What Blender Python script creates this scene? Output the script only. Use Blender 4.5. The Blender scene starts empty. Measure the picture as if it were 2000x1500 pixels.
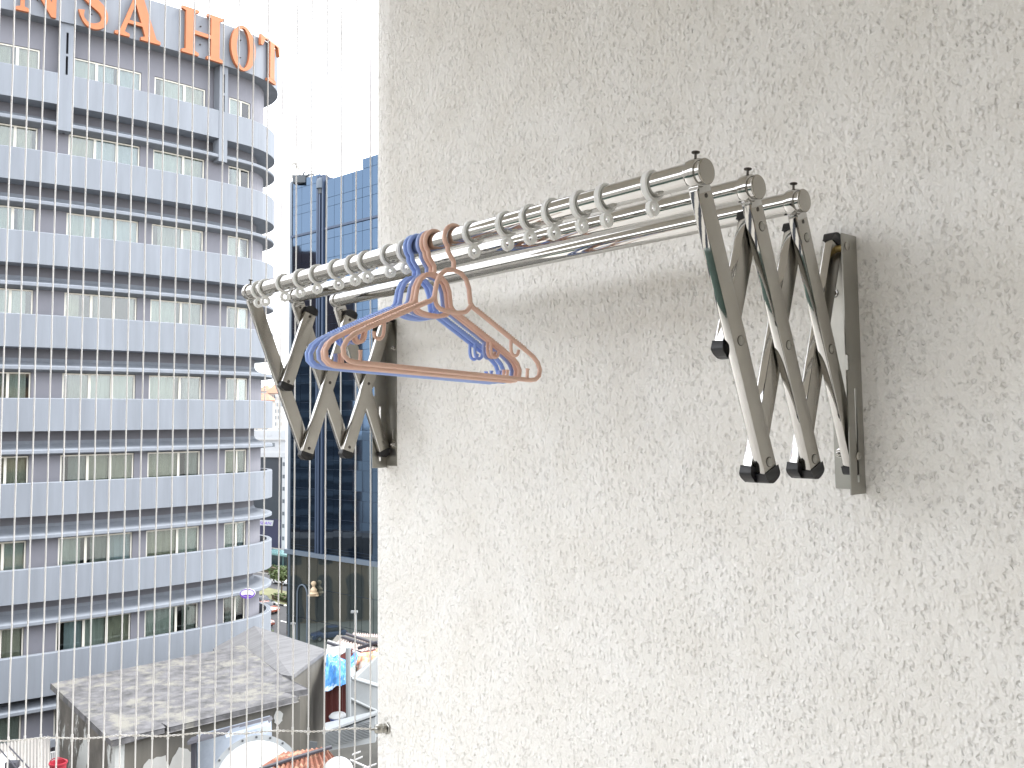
import bpy, bmesh, math, random
from mathutils import Vector, Matrix
from mathutils.geometry import tessellate_polygon
R = math.radians
random.seed(7)
scn = bpy.context.scene
col = scn.collection

# ------------------------------------------------------------------ camera
# balcony frame: wall face is y = 0 (room at y < 0), x runs along the wall, z up
FPX, PPX, PPY = 1728.0, 1001.7, 701.4          # focal length and principal point for a 2000 x 1500 frame
C = Vector((0.74186, -1.46658, 0.06281))
fw = Vector((-0.74453, 0.66370, 0.07194)); rt = Vector((0.66480, 0.74694, -0.01094)); up = Vector((0.06100, -0.03968, 0.99735))
cam_d = bpy.data.cameras.new('camera'); cam = bpy.data.objects.new('camera', cam_d); col.objects.link(cam)
cam.matrix_world = Matrix(((rt.x, up.x, -fw.x, C.x), (rt.y, up.y, -fw.y, C.y), (rt.z, up.z, -fw.z, C.z), (0, 0, 0, 1)))
cam_d.sensor_width = 36.0; cam_d.sensor_fit = 'HORIZONTAL'
cam_d.lens = 36.0 * FPX / 2000.0
cam_d.shift_x = (1000 - PPX) / 2000.0
cam_d.shift_y = (PPY - 750) / 2000.0
cam_d.clip_start = 0.05; cam_d.clip_end = 6000
scn.camera = cam
# camera-aligned plan axes for the town outside (X to the right, D away, dz above the eye)
HX = Vector((0.66535, 0.74653, 0)); HD = Vector((-0.74653, 0.66535, 0))
def W(X, D, dz=0.0): return C + HX * X + HD * D + Vector((0, 0, dz))
def ray(px, py): return fw + rt * ((px - PPX) / FPX) + up * ((PPY - py) / FPX)
def at(px, py, D):                               # point of the town seen at a pixel, D metres away
    r = ray(px, py); return C + r * (D / r.dot(HD))
def atz(px, py, dz):
    r = ray(px, py); return C + r * (dz / r.z)
def xd(p): v = p - C; return (v.dot(HX), v.dot(HD), v.z)

# ------------------------------------------------------------------ light
SUN_AZ, SUN_EL = R(15), R(50)                   # azimuth measured in the camera-aligned plan, 0 = right, 90 = away
sun_to = (HX * math.cos(SUN_AZ) + HD * math.sin(SUN_AZ)) * math.cos(SUN_EL) + Vector((0, 0, math.sin(SUN_EL)))
world = bpy.data.worlds.new('World'); scn.world = world; world.use_nodes = True
nt = world.node_tree; N = nt.nodes; L_ = nt.links
bgn = N['Background']
sky = N.new('ShaderNodeTexSky'); sky.sky_type = 'NISHITA'; sky.sun_disc = False
sky.sun_elevation = SUN_EL; sky.sun_rotation = math.atan2(sun_to.x, sun_to.y)
sky.air_density = 1.0; sky.dust_density = 1.5; sky.altitude = 50
tc = N.new('ShaderNodeTexCoord'); mp = N.new('ShaderNodeMapping'); mp.inputs['Scale'].default_value = (1.2, 1.2, 2.6)
nz = N.new('ShaderNodeTexNoise'); nz.inputs['Scale'].default_value = 2.3; nz.inputs['Detail'].default_value = 6; nz.inputs['Roughness'].default_value = .55
rp = N.new('ShaderNodeValToRGB'); rp.color_ramp.elements[0].position = .30; rp.color_ramp.elements[1].position = .55
rp.color_ramp.elements[0].color = (.62, .62, .62, 1); rp.color_ramp.elements[1].color = (.97, .97, .97, 1)
mx = N.new('ShaderNodeMixRGB'); mx.inputs['Color2'].default_value = (9.0, 9.2, 9.6, 1)
L_.new(tc.outputs['Generated'], mp.inputs['Vector']); L_.new(mp.outputs['Vector'], nz.inputs['Vector']); L_.new(nz.outputs['Fac'], rp.inputs['Fac'])
L_.new(rp.outputs['Color'], mx.inputs['Fac']); L_.new(sky.outputs['Color'], mx.inputs['Color1']); L_.new(mx.outputs['Color'], bgn.inputs['Color'])
bgn.inputs['Strength'].default_value = 0.12
sd = bpy.data.lights.new('sun', 'SUN'); sd.energy = 1.0; sd.angle = R(18); sd.color = (1, .97, .92)
so = bpy.data.objects.new('sun', sd); col.objects.link(so); so.rotation_euler = sun_to.to_track_quat('Z', 'Y').to_euler(); so.location = (0, 0, 60)
scn.view_settings.view_transform = 'Standard'; scn.view_settings.look = 'None'; scn.view_settings.gamma = 1
scn.view_settings.exposure = 1.98; scn.view_settings.use_curve_mapping = False
scn.cycles.use_denoising = True; scn.cycles.max_bounces = 10; scn.cycles.diffuse_bounces = 5; scn.cycles.transparent_max_bounces = 12
scn.cycles.sample_clamp_indirect = 6.0

# ------------------------------------------------------------------ materials
def mat(name, colr, rough=.6, metal=0.0, spec=.5, var=0.0, vscale=4.0, bump=0.0, bscale=30.0, bdist=.01, trans=0.0, sss=0.0, stretch=None, var2=None, alpha=None, coat=0.0):
    m = bpy.data.materials.new(name); m.use_nodes = True
    t = m.node_tree; n = t.nodes; l = t.links; b = n['Principled BSDF']
    b.inputs['Base Color'].default_value = (*colr, 1); b.inputs['Roughness'].default_value = rough
    b.inputs['Metallic'].default_value = metal; b.inputs['Specular IOR Level'].default_value = spec
    if trans: b.inputs['Transmission Weight'].default_value = trans
    if coat: b.inputs['Coat Weight'].default_value = coat
    if sss:
        b.inputs['Subsurface Weight'].default_value = sss; b.inputs['Subsurface Radius'].default_value = (.01, .01, .01)
        b.inputs['Subsurface Scale'].default_value = .5
    tcn = n.new('ShaderNodeTexCoord'); src = tcn.outputs['Object']
    if stretch:
        mpn = n.new('ShaderNodeMapping'); mpn.inputs['Scale'].default_value = stretch; l.new(src, mpn.inputs['Vector']); src = mpn.outputs['Vector']
    if var:
        a = n.new('ShaderNodeTexNoise'); a.inputs['Scale'].default_value = vscale; a.inputs['Detail'].default_value = 7; a.inputs['Roughness'].default_value = .62
        l.new(src, a.inputs['Vector'])
        r = n.new('ShaderNodeValToRGB'); r.color_ramp.elements[0].position = .28; r.color_ramp.elements[1].position = .72
        c2 = var2 or tuple(max(0, c * (1 - var)) for c in colr)
        c3 = tuple(min(1, c * (1 + var * .55)) for c in colr)
        r.color_ramp.elements[0].color = (*c2, 1); r.color_ramp.elements[1].color = (*c3, 1)
        l.new(a.outputs['Fac'], r.inputs['Fac']); l.new(r.outputs['Color'], b.inputs['Base Color'])
    if bump:
        a = n.new('ShaderNodeTexNoise'); a.inputs['Scale'].default_value = bscale; a.inputs['Detail'].default_value = 4; l.new(src, a.inputs['Vector'])
        bp = n.new('ShaderNodeBump'); bp.inputs['Strength'].default_value = bump; bp.inputs['Distance'].default_value = bdist
        l.new(a.outputs['Fac'], bp.inputs['Height']); l.new(bp.outputs['Normal'], b.inputs['Normal'])
    return m

def stucco():
    m = bpy.data.materials.new('sprayed_stucco'); m.use_nodes = True
    t = m.node_tree; n = t.nodes; l = t.links; b = n['Principled BSDF']
    b.inputs['Roughness'].default_value = .75; b.inputs['Specular IOR Level'].default_value = .2
    tcn = n.new('ShaderNodeTexCoord'); mpn = n.new('ShaderNodeMapping'); mpn.inputs['Scale'].default_value = (1.22, 1, .95)
    l.new(tcn.outputs['Object'], mpn.inputs['Vector'])
    def math_(op, a, b=None, c=None):
        q = n.new('ShaderNodeMath'); q.operation = op
        for i, x in enumerate((a, b, c)):
            if x is None: continue
            if isinstance(x, (int, float)): q.inputs[i].default_value = x
            else: l.new(x, q.inputs[i])
        return q.outputs[0]
    def noise(sc, det, ro=.5, vec=None):
        q = n.new('ShaderNodeTexNoise'); q.inputs['Scale'].default_value = sc; q.inputs['Detail'].default_value = det; q.inputs['Roughness'].default_value = ro
        l.new(vec or mpn.outputs['Vector'], q.inputs['Vector']); return q
    wob = noise(75, 2); mixv = n.new('ShaderNodeVectorMath'); mixv.operation = 'MULTIPLY_ADD'; mixv.inputs[1].default_value = (.005, .005, .005)
    l.new(wob.outputs['Color'], mixv.inputs[0]); l.new(mpn.outputs['Vector'], mixv.inputs[2])
    wv = mixv.outputs[0]
    big = noise(62, 3, .5, wv).outputs['Fac']; fine = noise(190, 3, .55, wv).outputs['Fac']
    wob2 = noise(130, 3, .6); mx2 = n.new('ShaderNodeVectorMath'); mx2.operation = 'MULTIPLY_ADD'; mx2.inputs[1].default_value = (.013, .013, .017)
    l.new(wob2.outputs['Color'], mx2.inputs[0]); l.new(mpn.outputs['Vector'], mx2.inputs[2])
    def blobs(sc, rad, keep, vec=None):                              # scattered drops and pits
        v = n.new('ShaderNodeTexVoronoi'); v.inputs['Scale'].default_value = sc; l.new(vec or wv, v.inputs['Vector'])
        r = n.new('ShaderNodeMapRange'); r.interpolation_type = 'SMOOTHSTEP'; r.inputs['From Min'].default_value = rad; r.inputs['From Max'].default_value = rad * .25; l.new(v.outputs['Distance'], r.inputs['Value'])
        sc_ = n.new('ShaderNodeSeparateColor'); l.new(v.outputs['Color'], sc_.inputs['Color'])
        return math_('MULTIPLY', r.outputs['Result'], math_('GREATER_THAN', sc_.outputs['Red'], keep))
    drops = blobs(84, .5, .25); pits = blobs(76, .46, .60, mx2.outputs[0])
    h = math_('MULTIPLY_ADD', drops, .40, math_('MULTIPLY', big, 1.15)); h = math_('MULTIPLY_ADD', pits, -.8, h); h = math_('MULTIPLY_ADD', fine, .42, h)
    bp = n.new('ShaderNodeBump'); bp.inputs['Strength'].default_value = .74; bp.inputs['Distance'].default_value = .0059
    l.new(h, bp.inputs['Height']); l.new(bp.outputs['Normal'], b.inputs['Normal'])
    r = n.new('ShaderNodeValToRGB'); r.color_ramp.elements[0].position = .3; r.color_ramp.elements[1].position = .7
    r.color_ramp.elements[0].color = (.82, .795, .745, 1); r.color_ramp.elements[1].color = (.88, .865, .83, 1)
    l.new(noise(6, 3, .5, tcn.outputs['Object']).outputs['Fac'], r.inputs['Fac']); l.new(r.outputs['Color'], b.inputs['Base Color'])
    return m

def masked(name, c1, c2, scale, lo, hi, rough=.85, stretch=(1, 1, 1), c3=None, bump=.3, bscale=12, bdist=.03):   # base colour with patches of a second colour (peeling paint, rust)
    m = mat(name, c1, rough, bump=bump, bscale=bscale, bdist=bdist); t = m.node_tree; n = t.nodes; l = t.links; b = n['Principled BSDF']
    tcn = n.new('ShaderNodeTexCoord'); mpn = n.new('ShaderNodeMapping'); mpn.inputs['Scale'].default_value = stretch; l.new(tcn.outputs['Object'], mpn.inputs['Vector'])
    a = n.new('ShaderNodeTexNoise'); a.inputs['Scale'].default_value = scale; a.inputs['Detail'].default_value = 10; a.inputs['Roughness'].default_value = .7; l.new(mpn.outputs['Vector'], a.inputs['Vector'])
    r = n.new('ShaderNodeValToRGB'); r.color_ramp.elements[0].position = lo; r.color_ramp.elements[1].position = hi
    r.color_ramp.elements[0].color = (0, 0, 0, 1); r.color_ramp.elements[1].color = (1, 1, 1, 1); l.new(a.outputs['Fac'], r.inputs['Fac'])
    d = n.new('ShaderNodeTexNoise'); d.inputs['Scale'].default_value = scale * 3.3; d.inputs['Detail'].default_value = 8; l.new(tcn.outputs['Object'], d.inputs['Vector'])
    r2 = n.new('ShaderNodeValToRGB'); r2.color_ramp.elements[0].position = .3; r2.color_ramp.elements[1].position = .7
    r2.color_ramp.elements[0].color = (*[c * .62 for c in c1], 1); r2.color_ramp.elements[1].color = (*(c3 or [c * 1.25 for c in c1]), 1); l.new(d.outputs['Fac'], r2.inputs['Fac'])
    x = n.new('ShaderNodeMixRGB'); x.inputs['Color2'].default_value = (*c2, 1); l.new(r.outputs['Color'], x.inputs['Fac']); l.new(r2.outputs['Color'], x.inputs['Color1']); l.new(x.outputs['Color'], b.inputs['Base Color'])
    return m

def glass_pane(name, tint, refl):
    m = bpy.data.materials.new(name); m.use_nodes = True; t = m.node_tree; n = t.nodes; l = t.links
    n.remove(n['Principled BSDF']); o = n['Material Output']
    tr = n.new('ShaderNodeBsdfTransparent'); tr.inputs['Color'].default_value = (*tint, 1)
    g = n.new('ShaderNodeBsdfGlossy'); g.inputs['Roughness'].default_value = .03
    x = n.new('ShaderNodeMixShader'); fr = n.new('ShaderNodeFresnel'); fr.inputs['IOR'].default_value = 1.5
    ad = n.new('ShaderNodeMath'); ad.operation = 'ADD'; ad.inputs[1].default_value = refl; l.new(fr.outputs[0], ad.inputs[0])
    l.new(ad.outputs[0], x.inputs['Fac']); l.new(tr.outputs[0], x.inputs[1]); l.new(g.outputs[0], x.inputs[2]); l.new(x.outputs[0], o.inputs['Surface'])
    return m

def milky():
    m = mat('milky_plastic', (.97, .97, .95), .3); t = m.node_tree; n = t.nodes; l = t.links
    tr = n.new('ShaderNodeBsdfTranslucent'); tr.inputs['Color'].default_value = (.95, .95, .93, 1); x = n.new('ShaderNodeMixShader'); x.inputs['Fac'].default_value = .38
    l.new(n['Principled BSDF'].outputs[0], x.inputs[1]); l.new(tr.outputs[0], x.inputs[2]); l.new(x.outputs[0], n['Material Output'].inputs['Surface'])
    return m
M = dict(
    added_parapet_green=mat('added_dark_green', (.05, .085, .07), .6),
    stucco=stucco(),
    plaster=mat('painted_plaster', (.78, .76, .71), .7, var=.06, vscale=3),
    rear=mat('dark_rear_finish', (.045, .055, .05), .12, spec=.5), ceil=mat('ceiling_paint', (.74, .70, .63), .8, var=.05, vscale=2),
    floor_tile=mat('floor_tile', (.76, .72, .66), .35, var=.2, vscale=6),
    chrome=mat('polished_steel', (.52, .51, .49), .05, 1.0, bump=.03, bscale=9, bdist=.002, stretch=(.2, 4, 4)),
    brushed=mat('brushed_steel', (.43, .41, .37), .27, 1.0, var=.07, vscale=25, bump=.04, bscale=60, bdist=.001),
    plate=mat('plate_steel', (.42, .41, .375), .32, 1.0, var=.12, vscale=14),
    dark_metal=mat('dark_steel', (.10, .09, .08), .4, 1.0),
    rubber=mat('black_rubber', (.012, .012, .014), .38),
    brass=mat('brass', (.55, .42, .18), .35, 1.0),
    ring=milky(),
    blue=mat('blue_plastic', (.32, .45, .84), .42, var=.08, vscale=30, sss=.15),
    blue2=mat('slate_blue_plastic', (.33, .43, .78), .42, sss=.15),
    peach=mat('peach_plastic', (.80, .53, .42), .42, var=.06, vscale=30, sss=.15),
    cable=mat('coated_cable', (.74, .73, .71), .3, .25, bump=.6, bscale=900, bdist=.0006),
    tie=mat('galvanised_wire', (.62, .60, .56), .4, .7),
)
# ------------------------------------------------------------------ mesh helpers
class MB:
    def __init__(s): s.v = []; s.f = []; s.sm = []
    def add(s, vs, fs, smooth=False):
        o = len(s.v); s.v += [tuple(p) for p in vs]; s.f += [tuple(i + o for i in f) for f in fs]; s.sm += [smooth] * len(fs); return s
    def box(s, a, b):                                # axis-aligned
        x0, y0, z0 = a; x1, y1, z1 = b
        return s.add([(x0, y0, z0), (x1, y0, z0), (x1, y1, z0), (x0, y1, z0), (x0, y0, z1), (x1, y0, z1), (x1, y1, z1), (x0, y1, z1)],
                     [(0, 3, 2, 1), (4, 5, 6, 7), (0, 1, 5, 4), (1, 2, 6, 5), (2, 3, 7, 6), (3, 0, 4, 7)])
    def obox(s, c, ax, ay, az):                      # oriented box from centre and half axes
        vs = [c + ax * i + ay * j + az * k for k in (-1, 1) for (i, j) in ((-1, -1), (1, -1), (1, 1), (-1, 1))]
        return s.add(vs, [(0, 3, 2, 1), (4, 5, 6, 7), (0, 1, 5, 4), (1, 2, 6, 5), (2, 3, 7, 6), (3, 0, 4, 7)])
    def slab(s, pts, th):                            # convex polygon extruded by the vector th
        n = len(pts); pts = [Vector(p) for p in pts]
        return s.add(pts + [p + th for p in pts], [tuple(range(n))[::-1], tuple(range(n, 2 * n))] + [(i, (i + 1) % n, n + (i + 1) % n, n + i) for i in range(n)])
    def tube(s, pts, r, seg=10, closed=False, caps=True, flat=None):
        pts = [Vector(p) for p in pts]; n = len(pts); rings = []; prev = None
        for i, p in enumerate(pts):
            if closed: t = pts[(i + 1) % n] - pts[i - 1]
            else: t = pts[min(i + 1, n - 1)] - pts[max(i - 1, 0)]
            t.normalize()
            if prev is None:
                a = Vector((1, 0, 0)) if flat else (Vector((0, 0, 1)) if abs(t.z) < .9 else Vector((1, 0, 0)))
            else: a = prev
            u = (a - t * a.dot(t)).normalized(); w = t.cross(u); prev = u
            rr = r[i] if isinstance(r, (list, tuple)) else r
            k = flat or 1.0
            rings.append([p + u * (math.cos(q) * rr * k) + w * (math.sin(q) * rr) for q in [2 * math.pi * j / seg for j in range(seg)]])
        vs = [v for rg in rings for v in rg]; fs = []
        for i in range(n if closed else n - 1):
            a = i * seg; b = ((i + 1) % n) * seg
            fs += [(a + j, a + (j + 1) % seg, b + (j + 1) % seg, b + j) for j in range(seg)]
        s.add(vs, fs, True)
        if caps and not closed: s.add(rings[0], [tuple(range(seg))[::-1]]); s.add(rings[-1], [tuple(range(seg))])
        return s
    def cyl(s, a, b, r, seg=20): return s.tube([a, b], r, seg)
    def lathe(s, prof, origin, axis, seg=24, ref=None, smooth=True):   # prof: (radius, height along axis)
        axis = axis.normalized(); a = ref or (Vector((0, 0, 1)) if abs(axis.z) < .9 else Vector((1, 0, 0)))
        u = (a - axis * a.dot(axis)).normalized(); w = axis.cross(u); vs = []; fs = []
        for (r, h) in prof:
            for j in range(seg):
                q = 2 * math.pi * j / seg; vs.append(origin + axis * h + (u * math.cos(q) + w * math.sin(q)) * r)
        for i in range(len(prof) - 1):
            fs += [(i * seg + j, i * seg + (j + 1) % seg, (i + 1) * seg + (j + 1) % seg, (i + 1) * seg + j) for j in range(seg)]
        fs.append(tuple(range(seg))[::-1]); fs.append(tuple(range((len(prof) - 1) * seg, len(prof) * seg)))
        return s.add(vs, fs, smooth)
    def mesh(s, name, m, bevel=0.0, seg=2, recalc=True):
        me = bpy.data.meshes.new(name); me.from_pydata(s.v, [], s.f); me.polygons.foreach_set('use_smooth', s.sm)
        if bevel or recalc:
            bm = bmesh.new(); bm.from_mesh(me)
            if bevel:
                bmesh.ops.remove_doubles(bm, verts=bm.verts, dist=1e-6)
                eds = [e for e in bm.edges if len(e.link_faces) == 2 and e.calc_face_angle(0) > .6]
                bmesh.ops.bevel(bm, geom=eds, offset=bevel, segments=seg, affect='EDGES', profile=.5)
                for f in bm.faces: f.smooth = True
            if recalc: bmesh.ops.recalc_face_normals(bm, faces=bm.faces)
            bm.to_mesh(me); bm.free()
        if bevel and hasattr(me, 'set_sharp_from_angle'): me.set_sharp_from_angle(angle=R(40))
        elif any(s.sm) and hasattr(me, 'set_sharp_from_angle'): me.set_sharp_from_angle(angle=R(42))
        me.materials.append(M[m] if isinstance(m, str) else m)
        return me
    def build(s, name, m, parent=None, bevel=0.0, seg=2, recalc=True):
        return link(name, s.mesh(name, m, bevel, seg, recalc), parent)
def link(name, me, parent=None):
    o = bpy.data.objects.new(name, me); col.objects.link(o)
    if parent is not None: o.parent = parent; o.matrix_parent_inverse = parent.matrix_world.inverted() if False else Matrix()
    return o
def tag(o, label, cat, group=None):
    o['label'] = label; o['category'] = cat
    if group: o['group'] = group
    return o
def struct(o): o['kind'] = 'structure'; return o
def stuff(o): o['kind'] = 'stuff'; return o
def thing(name, label, cat, loc=(0, 0, 0), group=None):
    o = bpy.data.objects.new(name, None); col.objects.link(o); o.location = loc; o.empty_display_size = .1
    return tag(o, label, cat, group)
class T:                                             # a thing at a base point: parts are modelled in world space and moved under it
    def __init__(s, name, label, cat, base, group=None): s.o = thing(name, label, cat, base, group); s.b = Vector(base)
    def part(s, mb, name, m, parent=None, bevel=0.0, seg=2, recalc=True):
        mb.v = [tuple(Vector(p) - s.b) for p in mb.v]
        return mb.build(name, m, parent or s.o, bevel, seg, recalc)
def single(mb, name, m, label, cat, base, group=None, bevel=0.0, seg=2, recalc=True):
    b = Vector(base); mb.v = [tuple(Vector(p) - b) for p in mb.v]
    o = mb.build(name, m, None, bevel, seg, recalc); o.location = b; return tag(o, label, cat, group)
def catmull(pts, k=6, closed=False):
    pts = [Vector(p) for p in pts]; n = len(pts); out = []
    for i in range(n if closed else n - 1):
        g = (lambda j: pts[j % n]) if closed else (lambda j: pts[max(0, min(n - 1, j))])
        p0, p1, p2, p3 = g(i - 1), g(i), g(i + 1), g(i + 2)
        for q in range(k):
            t = q / k
            out.append(.5 * ((2 * p1) + (p2 - p0) * t + (2 * p0 - 5 * p1 + 4 * p2 - p3) * t * t + (3 * p1 - p0 - 3 * p2 + p3) * t ** 3))
    if not closed: out.append(pts[-1])
    return out
def poly_extrude(mb, loops, place, depth):           # loops: outer + holes in 2-D, place(u, v, w) -> 3-D
    tri = tessellate_polygon([[Vector((a, b, 0)) for a, b in lp] for lp in loops])
    flat = [p for lp in loops for p in lp]; n = len(flat)
    vs = [place(a, b, 0) for a, b in flat] + [place(a, b, depth) for a, b in flat]
    fs = [tuple(t) for t in tri] + [tuple(i + n for i in t[::-1]) for t in tri]; o = 0
    for lp in loops:
        k = len(lp); fs += [(o + i, o + (i + 1) % k, n + o + (i + 1) % k, n + o + i) for i in range(k)]; o += k
    mb.add(vs, fs); return mb
def plate_cells(mb, us, vs_, hole, place, th):       # a plate on a grid with some cells left open (slots, notches)
    nu, nv = len(us) - 1, len(vs_) - 1
    F = [[not hole(i, j) for j in range(nv)] for i in range(nu)]
    ok = lambda i, j: 0 <= i < nu and 0 <= j < nv and F[i][j]
    for i in range(nu):
        for j in range(nv):
            if not F[i][j]: continue
            u0, u1, v0, v1 = us[i], us[i + 1], vs_[j], vs_[j + 1]
            for w in (0, th): mb.add([place(u0, v0, w), place(u1, v0, w), place(u1, v1, w), place(u0, v1, w)], [(0, 1, 2, 3)])
            for (di, dj, a, b) in ((-1, 0, (u0, v0), (u0, v1)), (1, 0, (u1, v0), (u1, v1)), (0, -1, (u0, v0), (u1, v0)), (0, 1, (u0, v1), (u1, v1))):
                if not ok(i + di, j + dj): mb.add([place(*a, 0), place(*b, 0), place(*b, th), place(*a, th)], [(0, 1, 2, 3)])
    return mb
V = Vector

# ------------------------------------------------------------------ the balcony
XE = -1.5236                                         # free end of the wall
ZC, ZF = 1.95, -1.32
CU = V((-.622, -.783, 0)).normalized()               # run of the cable opening, away from the wall
def pl_y0(px, py, y=0.0): r = ray(px, py); return C + r * ((y - C.y) / r.y)
wb = MB(); wb.box((XE, 0, ZF), (2.2, .14, ZC)); wl = struct(wb.build('wall', 'stucco', None, bevel=.012, seg=3))
o0 = V((XE + .02, 0, 0)); far = o0 + CU * 4.2
BX, BY = 2.2, -3.3
def ring_poly(z): return [(XE, .14, z), (BX, .14, z), (BX, BY, z), (far.x, BY, z), (XE, 0, z)]
struct(MB().slab(ring_poly(ZC), V((0, 0, .16))).build('ceiling', 'ceil'))
struct(MB().slab([(p[0], p[1], ZF) for p in ring_poly(0)], V((0, 0, -.16))).build('floor', 'floor_tile'))
struct(MB().box((BX, BY, ZF), (BX + .14, .14, ZC)).build('side_wall', 'plaster'))
struct(MB().box((.9, BY - .14, ZF), (BX, BY, ZC)).build('rear_wall', 'rear'))  # unseen wall, coloured dark so the rods reflect a dark band

struct(MB().box((-4.0, BY - .1, ZF), (.898, BY, ZF + .9)).build('added_rear_parapet', 'added_parapet_green'))  # unseen parapet added so the chrome picks up a dark line

# ------------------------------------------------------------------ drying rack
LX = 1.42757; d_, e_, yb_ = .13129, .02081, .02414; HZ = .36
RODY = [-(yb_ + k * d_ + e_) for k in (1, 2, 3)]; RODZ = HZ + e_ / d_ * HZ - .0009
rack = T('clothes_drying_rack', 'stainless steel folding clothes drying rack with three rods pulled out from the stucco wall', 'drying rack', (-.7, 0, -.065))
AX, AW = .008, .0175                                 # half thickness and half width of the arm tubes
def arm(x, a, b, top_ext, bot_ext, cap_top, cap_bot, rivets, rsign, dsp=0):
    # a: lower pivot (y, z), b: upper pivot (y, z)
    pa, pb = V((x, a[0], a[1])), V((x, b[0], b[1])); t = (pb - pa).normalized(); w = V((1, 0, 0)).cross(t).normalized()
    s0, s1 = pa - t * bot_ext, pb + t * top_ext
    am = MB(); am.obox((s0 + s1) / 2, V((AX, 0, 0)), w * AW, t * ((s1 - s0).length / 2))
    ao = rack.part(am, 'arm', 'brushed', None, bevel=.0022, seg=2)
    ao.data.materials.append(M['chrome'])
    for f in ao.data.polygons:
        if abs(f.normal.dot(w)) > .7: f.material_index = 1                 # the narrow faces are mirror polished
    for (flag, p, dr) in ((cap_bot, s0, -t), (cap_top, s1, t)):
        if not flag: continue
        k = 12; prof = [(-AW - .0012, -.006), (AW + .0012, -.006)] + [((AW + .0012) * math.cos(q), .004 + .009 * math.sin(q)) for q in [math.pi * i / k for i in range(k + 1)]]
        cm = MB(); poly_extrude(cm, [prof], lambda u, v, z_, p=p, dr=dr: p + w * u + dr * v + V((z_ - AX - .0012, 0, 0)), 2 * AX + .0024)
        rack.part(cm, 'end_cap', 'rubber', ao, bevel=.0012)
    for (q, kind) in rivets:
        c = V((x + rsign * AX, q[0], q[1])); ax = V((rsign, 0, 0))
        rm = MB()
        if kind == 'head': rm.lathe([(.0068, -.001), (.0068, .0012), (.005, .0026), (.0001, .0032)], c, ax, 18)
        else: rm.lathe([(.0042, -.001), (.0042, .0007), (.0001, .0009)], c, ax, 16)
        rack.part(rm, 'rivet', 'plate' if kind == 'head' else 'dark_metal', ao)
        if kind == 'head': rack.part(MB().lathe([(.0078, -.001), (.0078, .0003), (.0066, .0004)], c, ax, 18), 'rivet_shade_ring', 'dark_metal', ao)  # dark disc puts the shade around the rivet head into colour
    return ao
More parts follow.
